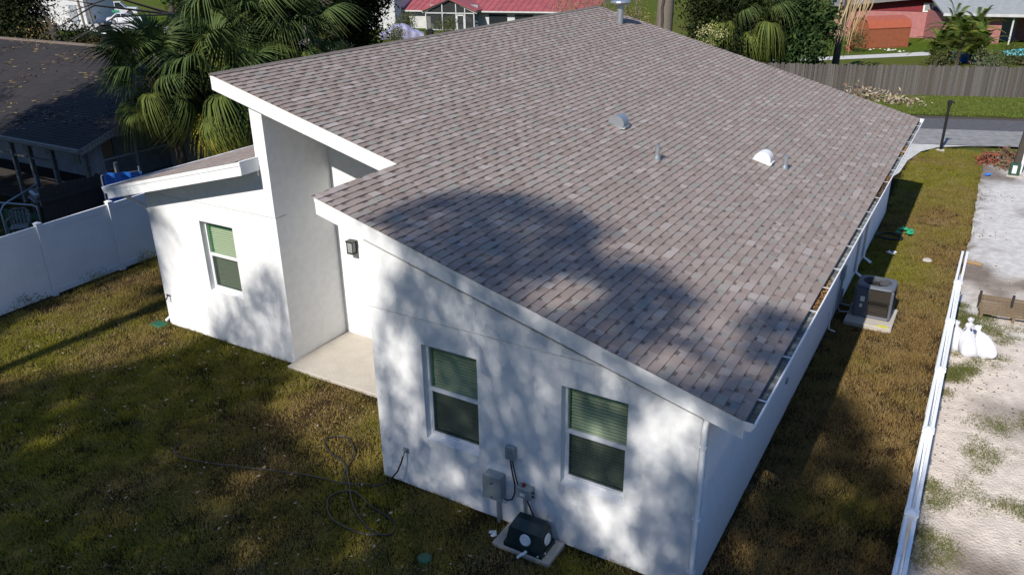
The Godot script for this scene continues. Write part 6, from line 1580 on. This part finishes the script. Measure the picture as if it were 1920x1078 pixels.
	# far hedges and trees closing the view
	for q in [[V(-78, 0, -78), 5.5, "large far tree behind the pickup truck"], [V(-92, 0, -80), 6.0, "large far tree at the upper left beyond the pickup"], [V(-66, 0, -76), 5.0, "far tree between the pickup and the grey house"], [V(-60, 0, -62), 3.0, "round green tree in front of the pale grey house"], [V(-52, 0, -56.5), 1.5, "yellow-green shrub by the side street left of the covered car"]]:
		tree("far_tree", q[2], "tree", q[0], q[1] * 0.45, 0.25, [[V(0, q[1] * 0.62, 0), V(q[1] * 0.6, q[1] * 0.42, q[1] * 0.5)], [V(q[1] * 0.35, q[1] * 0.45, 0.3), V(q[1] * 0.4, q[1] * 0.35, q[1] * 0.4)], [V(-q[1] * 0.4, q[1] * 0.4, 0.2), V(q[1] * 0.4, q[1] * 0.33, q[1] * 0.4)]], 5.0 if q[1] > 2 else 25.0, dense if q[1] > 2 else sm, dull if q[1] < 4 else oak, 130 + int(q[1] * 7) + int(absf(q[0].x)), "far trees along the side street")
	for i in 5:
		tree("roadside_shrub", ["scrubby green shrub by the side street nearest the oak", "scrubby shrub by the side street under the bare branches", "scrubby shrub beside the lilac covered car", "small shrub under the porch of the red roofed house", "thin shrub at the porch corner of the red roofed house"][i], "shrub", [V(-40, 0, -44.5), V(-43.5, 0, -46), V(-43.6, 0, -54.5), V(-44.0, 0, -62.5), V(-49.0, 0, -63.2)][i], 0.5, 0.05, [[V(0, 0.8, 0), V(1.1, 0.8, 0.9)], [V(0.7, 0.5, 0.3), V(0.7, 0.5, 0.6)]], 22.0, sm, dull, 150 + i, "shrubs along the side street")
	# dry vine shrub above the far ridge corner
	tree("dry_shrub", "tangled yellowish vine shrub behind the far ridge corner", "shrub", V(-19.5, 0, -44.5), 2.0, 0.1, [[V(0, 4.1, 0), V(2.2, 1.2, 1.2), 0.6], [V(-2.4, 4.3, 0.3), V(1.6, 1.1, 1.0), 0.5], [V(1.7, 3.4, 0.5), V(1.1, 1.2, 0.8), 0.8]], 16.0, fine, dry, 160)
	s = st(); rng.seed = 31
	var vs := thing("vine_stems", "pale dry stems rising from the tangled shrub behind the far ridge", "stems", V(-19.5, 0, -43.9))
	for i in 40:
		var x := rng.randf_range(-3.2, 2.2)
		tube(s, [V(x, -0.1, rng.randf_range(-0.4, 0.4)), V(x + rng.randf_range(-0.4, 0.4), 2.2, 0), V(x + rng.randf_range(-1.0, 1.0), rng.randf_range(4.0, 5.8), rng.randf_range(-0.4, 0.4))], [0.03, 0.025, 0.012], 4, false)
	part("stems", s, M.pale_bark, vs)
	# big trunk with flaking bark
	h = thing("tree_trunk", "thick pale flaking tree trunk rising past the roof's right slope", "tree", V(-17.2, 0, -46.4))
	s = st(); tube(s, [V(0, -0.2, 0), V(0, 1.2, 0), V(0.05, 4.0, 0), V(0.1, 8.0, 0)], [0.62, 0.5, 0.47, 0.42], 16); part("trunk", s, M.pale_bark, h)
	s = st()
	for k in 9: tube(s, [V(0.05 + 0.03 * sin(k * 1.7), 0.6 + k * 0.6, 0.45), V(0.08 + 0.05 * sin(k * 2.3), 1.3 + k * 0.6, 0.46)], 0.09, 5)
	part("bark_ridge", s, M.terracotta if false else M.bark, h)
	crown(h, [[V(0, 10, 0), V(4, 2.4, 3.5)], [V(2.5, 8.8, 1), V(2, 1.5, 2)], [V(-2.5, 9, 0), V(2.2, 1.5, 2)]], 3.0, sm, oak, 171, M.leaf)
	s = st(); tube(s, [V(0.1, 7.8, 0), V(1.4, 8.6, 0.5), V(2.5, 9, 1)], [0.3, 0.2, 0.08], 6); tube(s, [V(0.1, 7.8, 0), V(-1.4, 8.6, 0.2), V(-2.5, 9.2, 0)], [0.3, 0.2, 0.08], 6); part("limbs", s, M.pale_bark, h)
	# dark evergreen mass, variegated shrub and broadleaf tree
	tree("evergreen_tree", "dark narrow evergreen between the thick trunk and the fan palm", "tree", V(-15.3, 0, -48.6), 2.4, 0.15, [[V(0, 3.2, 0), V(0.9, 1.8, 0.9)], [V(0.6, 1.8, 0.3), V(0.8, 1.2, 0.8)], [V(1.3, 3.6, -0.5), V(0.9, 1.3, 0.9)], [V(-0.2, 4.6, 0), V(0.9, 1.2, 0.9)], [V(1.6, 2.0, 0.4), V(1.0, 1.2, 0.8)]], 34.0, dense, oak, 180)
	tree("variegated_shrub", "cream and green variegated shrub at the foot of the fan palm", "shrub", V(-14.5, 0, -46.4), 1.6, 0.08, [[V(0, 2.7, 0), V(0.75, 0.85, 0.7)], [V(0.5, 2.0, 0.2), V(0.5, 0.6, 0.5)]], 34.0, spray(12, 0.3, 0.06, 0.5, 8), [Color(0.40, 0.38, 0.18), Color(0.28, 0.30, 0.10), Color(0.09, 0.13, 0.03)], 181)
	tree("broadleaf_tree", "glossy dark green broadleaf tree behind the left end of the board fence", "tree", V(-11.2, 0, -51.6), 1.9, 0.16, [[V(0, 2.5, 0), V(1.8, 1.6, 1.5)], [V(1.2, 1.7, 0.6), V(1.2, 1.2, 1.1)], [V(-0.8, 1.6, 0.7), V(1.2, 1.3, 1.1)], [V(0.2, 4.0, -0.3), V(1.5, 1.0, 1.3)], [V(1.9, 3.2, -0.3), V(0.9, 1.2, 0.9)]], 30.0, big, glossy, 182)
	tree("broadleaf_tree", "second dark green tree merging behind the fan palm", "tree", V(-12.6, 0, -53.2), 2.4, 0.14, [[V(0, 3.4, 0), V(1.5, 1.5, 1.2)], [V(-0.6, 2.0, 0.4), V(1.2, 1.2, 1.0)]], 28.0, big, glossy, 183)
	# dead palm: dark bare trunk and a curtain of dead fronds
	h = thing("dead_palm", "palm trunk hung with long straw-coloured dead fronds behind the board fence", "palm", V(-8.6, 0, -55.0))
	s = st(); tube(s, [V(-0.3, -0.1, 0), V(-0.25, 2.0, 0), V(0, 5.0, 0)], [0.24, 0.2, 0.18], 10); part("trunk", s, M.bark, h)
	rng.seed = 19
	for k in 26:
		s = st()
		var x := rng.randf_range(-0.35, 0.75) if k < 18 else rng.randf_range(1.0, 1.5)
		var y1 := rng.randf_range(3.6, 5.4)
		var L := rng.randf_range(2.2, 3.6) if k < 18 else rng.randf_range(1.2, 2.4)
		s.set_color([Color(0.36, 0.27, 0.15), Color(0.28, 0.20, 0.11), Color(0.42, 0.33, 0.2)][k % 3])
		var z0 := rng.randf_range(0.15, 0.5)
		var prev := []
		for i in 6:
			var t := i / 5.0
			var p := V(x - 0.35 * t * (1.0 if k < 18 else 1.3) + 0.06 * sin(t * 7.0 + k), y1 - L * t, z0 + 0.06 * sin(t * 5.0 + k * 2.0))
			var w := 0.05 * (1.0 - 0.7 * t)
			var cur := [p - V(w, 0, 0.01), p + V(w, 0, 0.02)]
			if prev: quad(s, prev[0], prev[1], cur[1], cur[0])
			prev = cur
		part("dead_frond", s, M.dry_leaf, h)
	tree("garden_shrub", "spiky green shrub before the left wall of the orange shed", "shrub", V(-9.6, 0, -66.0), 0.4, 0.05, [[V(0, 0.8, 0), V(0.9, 0.8, 0.7)]], 26.0, sm, dull, 190, "shrubs across the street")
	for i in 4:
		tree("garden_shrub", ["leafy shrub at the foot of the palm clump", "grey-green shrub right of the palm clump", "straggling shrub right behind the board fence near the steps", "low shrub beside the turquoise boat"][i], "shrub", [V(-3.2, 0, -59.0), V(-0.7, 0, -59.2), V(-0.2, 0, -60.8), V(0.7, 0, -63.4)][i], 0.4, 0.04, [[V(0, 0.65, 0), V(0.75, 0.65, 0.6)], [V(0.5, 0.4, 0.2), V(0.55, 0.45, 0.5)]], 28.0, sm, dull if i != 1 else [Color(0.10, 0.12, 0.07), Color(0.16, 0.16, 0.10), Color(0.06, 0.08, 0.03)], 195 + i, "shrubs across the street")
	# dead branch heap at the foot of the board fence
	s = st(); rng.seed = 66
	for i in 520:
		var a := rng.randf()
		var c := sd(-3.4 + a * 2.7, 10.2 - a * 1.9)
		var p := c + V(rng.randfn(0, 0.45), 0, rng.randfn(0, 0.4)); p.y = 0.08 + absf(rng.randfn(0, 0.35)) * (1.0 - a * 0.6)
		s.set_color([Color(0.32, 0.25, 0.17), Color(0.42, 0.36, 0.26), Color(0.16, 0.11, 0.07)][i % 3])
		var b := Basis(V(rng.randf() - 0.5, rng.randf() - 0.5, rng.randf() - 0.5).normalized(), rng.randf() * TAU)
		var L := rng.randf_range(0.06, 0.16)
		quad(s, p + b * V(-L, 0, 0), p + b * V(0, 0.01, -L * 0.35), p + b * V(L, 0, 0), p + b * V(0, 0, L * 0.35))
	var dh := single("brush_heap", "heap of cut dry brush at the foot of the grey board fence", "brush heap", s, M.dry_leaf); dh.set_meta("kind", "stuff")
	# weeds at the foot of the left fence
	for i in 3:
		tree("weed_clump", ["weed clump at the fence foot nearest the house corner", "weed clump at the fence foot left of the long trunk shadow", "weed clump at the fence foot by the left picture edge"][i], "weed", [V(-18.95, 0, -12.6), V(-18.9, 0, -10.9), V(-18.85, 0, -9.0)][i], 0.12, 0.01, [[V(0, 0.16, 0), V(0.22, 0.2, 0.5)]], 260.0, spray(14, 0.12, 0.03, 0.25, 70 + i), dull, 200 + i, "weeds along the left fence")

# trees behind the camera whose crowns throw the dappled shade; (x, h) is where a ray along the sun crosses the plane z = 0
func rear_trees():
	var lf := spray(24, 0.26, 0.05, 0.45, 12)
	var oak := [Color(0.035, 0.06, 0.018), Color(0.05, 0.075, 0.022), Color(0.03, 0.05, 0.015)]
	var mkb := func(list: Array, base: Vector3, zc: float, zs: float, sd_: int) -> Array:
		var r := RandomNumberGenerator.new(); r.seed = sd_
		var out := []
		for q in list:
			var z := zc + r.randf_range(-zs, zs)
			out.append([Vector3(q[0] - 0.045 * z, q[1] + 0.84 * z, z) - base, Vector3(q[2], q[2] * 0.85, q[2]), q[3]])
		return out
	# crown outline against the sun, and the gaps in it (x, h, radius)
	var rim := [[-20.5, 10.6], [-19.6, 10.8], [-19.15, 10.4], [-18.95, 7.2], [-18.4, 6.5], [-17.6, 5.6], [-16.6, 5.0], [-15.96, 5.75], [-15.65, 6.32], [-14.93, 6.88], [-14.4, 7.7], [-14.16, 8.9], [-13.52, 9.69], [-12.8, 10.09], [-12.08, 10.7], [-11.85, 10.1], [-11.7, 8.9], [-11.5, 8.2], [-11.14, 7.5], [-10.53, 6.95], [-10.0, 7.1], [-9.57, 6.75], [-8.9, 6.6], [-8.4, 6.5], [-7.95, 6.65], [-7.8, 7.2], [-7.7, 8.6], [-7.5, 10.3], [-7.47, 11.3], [-7.6, 12.1], [-7.5, 12.8], [-7.2, 13.2], [-6.76, 13.45], [-6.08, 13.45], [-5.4, 13.1], [-5.15, 12.4], [-4.58, 12.42], [-4.0, 12.3], [-3.6, 11.9], [-3.1, 12.25], [-2.3, 12.2], [-1.9, 12.0], [-1.7, 11.8], [-1.18, 10.94], [-0.62, 10.2], [-0.2, 9.6], [0.0, 8.6], [0.1, 7.2], [0.2, 3.0]]
	var gaps := [[-7.22, 9.0, 0.38], [-7.69, 10.55, 0.5], [-7.41, 10.85, 0.39], [-6.62, 10.72, 0.13], [-6.01, 10.03, 0.21], [-5.8, 9.88, 0.17], [-6.66, 10.24, 0.11], [-4.95, 9.35, 0.15], [-4.56, 9.57, 0.15], [-3.89, 9.69, 0.17], [-5.45, 8.82, 0.11], [-2.92, 9.49, 0.3], [-7.19, 8.14, 0.23], [-7.04, 8.39, 0.2], [-6.34, 7.38, 0.22], [-6.98, 7.14, 0.19], [-4.98, 9.39, 0.12], [-3.79, 7.63, 0.45], [-3.39, 7.1, 0.26], [-3.3, 8.85, 0.23], [-3.17, 9.16, 0.28], [-3.33, 8.24, 0.22], [-2.85, 9.11, 0.22], [-2.92, 7.55, 0.12], [-7.54, 10.07, 0.22], [-7.35, 9.42, 0.22], [-7.63, 9.71, 0.19], [-4.63, 9.14, 0.12], [-4.12, 8.11, 0.22], [-5.2, 9.56, 0.12], [-6.24, 12.35, 0.18], [-4.8, 11.01, 0.42], [-4.78, 11.28, 0.31], [-4.77, 10.67, 0.27], [-3.27, 10.29, 0.32], [-3.19, 11.62, 0.33], [-2.9, 11.2, 0.35], [-2.47, 10.66, 0.28], [-3.36, 10.04, 0.21], [-2.75, 10.33, 0.22], [-4.11, 10.79, 0.11], [-7.15, 11.61, 0.13], [-7.14, 12.12, 0.2], [-3.05, 11.96, 0.32], [-2.28, 11.54, 0.25], [-2.16, 10.74, 0.27], [-9.58, 6.05, 0.27], [-9.53, 5.78, 0.26], [-9.4, 5.21, 0.25], [-9.4, 5.51, 0.21], [-8.24, 5.04, 0.29], [-6.93, 5.69, 0.26], [-6.98, 5.4, 0.18], [-10.38, 4.32, 0.18], [-13.48, 5.1, 0.36], [-11.12, 5.72, 0.21], [-8.94, 7.17, 0.37], [-9.14, 6.92, 0.2], [-8.27, 6.88, 0.3], [-9.44, 6.32, 0.18], [-8.8, 7.72, 0.34], [-9.94, 7.17, 0.18], [-14.27, 5.79, 0.26], [-12.71, 6.54, 0.2], [-2.01, 10.1, 0.18], [-2.43, 9.53, 0.21], [-1.19, 10.58, 0.18], [-1.36, 9.57, 0.25], [-0.64, 9.56, 0.16], [-2.55, 9.53, 0.24], [-2.53, 8.93, 0.21], [-2.2, 7.9, 0.23], [-1.53, 9.68, 0.19], [-1.61, 8.36, 0.1], [-0.64, 8.52, 0.13], [-13.75, 9.39, 0.17], [-13.21, 9.26, 0.15], [-12.97, 9.81, 0.15], [-12.51, 9.18, 0.13], [-12.32, 9.83, 0.16], [-12.89, 8.83, 0.13], [-11.99, 9.55, 0.12], [-13.58, 8.66, 0.14], [-12.16, 9.02, 0.13], [-12.6, 9.53, 0.11]]
	var bases := [V(-3.6, 0, 8.5), V(-9.0, 0, 8.0), V(-14.5, 0, 8.5)]
	var tops := [10.0, 8.5, 9.0]
	var names := ["tall oak behind the viewer shading the rear wall and roof corner", "broad oak behind the viewer shading the middle of the rear lawn", "oak behind the viewer shading the left lawn and wing wall"]
	var pts := [[], [], []]
	var rq := RandomNumberGenerator.new(); rq.seed = 5150
	var step := 0.115
	var xh := -20.4
	while xh < 0.3:
		var lim := 0.0
		for i in rim.size() - 1:
			if xh >= rim[i][0] and xh <= rim[i + 1][0]: lim = lerpf(rim[i][1], rim[i + 1][1], (xh - rim[i][0]) / maxf(0.001, rim[i + 1][0] - rim[i][0]))
		var hh := 2.2
		while hh < lim:
			var px := xh + rq.randf_range(-0.5, 0.5) * step
			var ph := hh + rq.randf_range(-0.5, 0.5) * step
			var keep := 1.0
			for g0 in gaps:
				var d: float = Vector2(px - g0[0], ph - g0[1]).length() / g0[2]
				if d < 1.25: keep *= smoothstep(0.72, 1.25, d)
			if (px > -7.7 and px < -2.7 and ph > 6.9) or (px < -11.6 and ph > 8.2): keep *= 1.0 - 0.55 * smoothstep(0.30, 0.55, fine_noise.get_noise_2d(px * 0.9, ph * 0.9 + 50.0) + 0.25)
			if px < -11.6 and ph > 8.2: keep *= 0.62
			if rq.randf() < keep:
				var z := rq.randf_range(5.2, 8.8)
				if px > -2.6 and px < -1.9 and rq.randf() < 0.5: pts[0].append(Vector3(px - 0.045 * (z + 0.4), ph + 0.84 * (z + 0.4), z + 0.4))
				pts[0 if px > -8.0 else (1 if px > -11.3 else 2)].append(Vector3(px - 0.045 * z, ph + 0.84 * z, z))
			hh += step
		xh += step
	for k in 3:
		var bl := []
		for p in pts[k]: bl.append([p - bases[k], Vector3(0.03, 0.03, 0.03), 0.0])
		var h := thing("shade_oak", names[k], "tree", bases[k], 0.0, "shade trees behind the viewer")
		var s := st(); tube(s, [V(0, -0.2, 0), V(0, 1.0, 0), V(0.1, 5.0, 0.1), V(0.0, tops[k], 0.0)], [0.55, 0.42, 0.36, 0.25], 10); part("trunk", s, M.bark, h)
		s = st()
		for i in 16:
			var c: Vector3 = bl[(i * 97 + 13) % bl.size()][0]
			tube(s, [V(0, tops[k] * 0.9, 0), V(0, tops[k], 0).lerp(c, 0.55) + V(0, 0.4, 0.5), c], [0.09, 0.05, 0.012], 6, false)
		part("limbs", s, M.bark, h)
		crown(h, bl, 0.0, lf, oak, 301 + k, M.leaf, "crown", 0.35, 0.8, 1)
	# tall slim palm trunk: the long straight shadow on the left lawn
	var g := [frond(1.1, 1.05, 36, 1.2, Color(0.04, 0.07, 0.02), Color(0.08, 0.11, 0.03), 51)]
	palm("tall_palm", "tall slim palm behind the viewer casting a long straight trunk shadow", V(-17.0, 0, 5.0), 15.5, 0.95, [g, g, g], 22, 61, 0)
	# large oak left of the fence that keeps the neighbour's roof and porch in shade
	var b4 := V(-24.0, 0, -2.0)
	var nb := []
	var r := RandomNumberGenerator.new(); r.seed = 9
	for i in 46:
		var x := r.randf_range(-27.2, -23.2)
		var hh := r.randf_range(9.5, 21.0)
		nb.append([x, hh, r.randf_range(0.8, 1.15), 1.0])
	for q in [[-28.6, 12.5, 1.2, 1.0], [-28.0, 10.8, 1.2, 1.0], [-30.8, 15.9, 0.6, 1.0], [-27.3, 15.0, 0.9, 1.0], [-27.2, 17.0, 0.9, 1.0], [-26.6, 19.0, 1.0, 1.0], [-29.5, 11.5, 1.2, 1.0], [-31.0, 12.6, 1.2, 1.0], [-22.6, 10.0, 1.0, 1.2], [-22.4, 11.4, 0.9, 1.2], [-21.8, 10.2, 0.9, 1.2], [-21.6, 11.4, 0.7, 1.2], [-22.9, 13.0, 0.8, 1.2], [-22.9, 14.8, 0.8, 1.0], [-23.2, 16.5, 0.9, 1.0]]: nb.append(q)
	tree("shade_oak", "large oak left of the picture shading the dark roofed house", "tree", b4, 7.0, 0.5, mkb.call(nb, b4, -2.0, 1.6, 4), 9.0, spray(34, 0.6, 0.11, 0.45, 15), oak, 304, "shade trees behind the viewer", null, 0.22)

# ================================================================ grass
func grass():
	var tuft := func(n: int, rad: float, hmin: float, hmax: float, w: float, seed_: int) -> ArrayMesh:
		var r := RandomNumberGenerator.new(); r.seed = seed_
		var s := st()
		for i in n:
			var p := V(r.randf_range(-1, 1) * rad, -0.01, r.randf_range(-1, 1) * rad)
			var a := r.randf() * TAU
			var L := r.randf_range(hmin, hmax)
			var lean := V(cos(a), 0, sin(a)) * L * r.randf_range(0.4, 1.3)
			var sd2 := V(-sin(a), 0, cos(a)) * w
			var v := r.randf_range(0.7, 1.3)
			s.set_color(Color(v, v * r.randf_range(0.94, 1.06), v * r.randf_range(0.8, 1.1)))
			var m := p + lean * 0.4 + V(0, L * 0.7, 0)
			quad(s, p - sd2, p + sd2, m + sd2 * 0.8, m - sd2 * 0.8); tri(s, m - sd2 * 0.8, m + sd2 * 0.8, p + lean + V(0, L * 0.75, 0))
		return done(s)
	var t1: ArrayMesh = tuft.call(58, 0.16, 0.03, 0.07, 0.003, 1)
	var r := RandomNumberGenerator.new(); r.seed = 99
	var field := func(called: String, label: String, mesh: ArrayMesh, count: int, pick: Callable, col: Callable, smin: float, smax: float):
		var tr := []
		var cl := []
		for i in count:
			var p = pick.call()
			if p == null: continue
			tr.append(Transform3D(Basis(Vector3.UP, r.randf() * TAU).scaled(Vector3.ONE * r.randf_range(smin, smax)), p)); cl.append(col.call(p))
		var mm := MultiMesh.new(); mm.transform_format = MultiMesh.TRANSFORM_3D; mm.use_colors = true; mm.mesh = mesh; mm.instance_count = tr.size()
		for i in tr.size():
			mm.set_instance_transform(i, tr[i]); mm.set_instance_color(i, cl[i])
		var o := MultiMeshInstance3D.new(); o.name = numbered(called); o.multimesh = mm; o.material_override = M.blade
		add_child(o); o.set_meta("label", label); o.set_meta("category", "grass"); o.set_meta("kind", "stuff")
	var tc := func(p: Vector3) -> Color:
		var c := turf(p.x, p.z)
		if r.randf() < 0.22: c = c.lerp(Color(0.30, 0.23, 0.12), 0.6)
		return c * r.randf_range(0.75, 1.3)
	field.call("rear_grass", "short patchy green and brown grass of the rear lawn", t1, 11000, func():
		var p := V(r.randf_range(-19.0, -2.2), 0.0, r.randf_range(-13.5, -3.4))
		if p.x > -15.3 and p.z < -10.16 and p.x < -11.2: return null
		if p.x >= -11.2 and p.x < -7.2 and p.z < -10.05: return null
		if p.x > -7.5 and p.z < -8.1: return null
		if p.x > -15.3 and p.z < -10.2: return null
		if p.x > -4.97 and p.x < -4.02 and p.z < -7.62: return null
		if brown(p.x, p.z) > 0.55 and r.randf() < 0.35: return null
		return p, tc, 0.75, 1.25)
	field.call("side_grass", "sparse brown and green grass of the strip beside the house", t1, 8200, func():
		var p := V(r.randf_range(-2.12, 0.28), 0.0, r.randf_range(-36.2, -5.5))
		if p.z > -18.5 and p.x > 0.04: return null
		if p.z < -18.5 and p.x > 0.2 + 0.07 * lawn_noise.get_noise_2d(7.0, p.z * 1.6): return null
		if p.x < -2.0 + 0.0 and p.z > -17.5 and r.randf() < 0.5: return null
		if p.z < -28.3 and p.x < -2.2: return null
		if p.z < -35.0 and p.x < -1.7: return null
		if p.x < -0.88 and p.x > -1.92 and p.z < -17.55 and p.z > -18.8: return null
		if brown(p.x, p.z) > 0.6 and r.randf() < 0.4: return null
		return p, tc, 0.75, 1.2)
	field.call("lot_grass", "straggling grass patches growing on the sand lot", t1, 5200, func():
		var p := V(0.3 + r.randf() * r.randf() * 5.0, 0.02, r.randf_range(-20, -7))
		var m := lawn_noise.get_noise_2d(p.x * 2.2 + 31.0, p.z * 2.2) + 0.35 * fine_noise.get_noise_2d(p.x, p.z)
		if m < 0.17 + 0.1 * r.randf(): return null
		return p, func(p): return Color(0.085, 0.12, 0.025).lerp(Color(0.17, 0.15, 0.06), r.randf()), 0.5, 1.1)
	var t2: ArrayMesh = tuft.call(60, 0.5, 0.05, 0.11, 0.007, 2)
	field.call("verge_grass", "bright green grass of the verge under the board fence", t2, 3400, func():
		var p := sd(r.randf_range(-9, 12), 6.3 + pow(r.randf(), 0.9) * 4.7, 0.07)
		return p, func(p): return Color(0.11, 0.165, 0.028).lerp(Color(0.16, 0.18, 0.05), r.randf()), 0.7, 1.3)
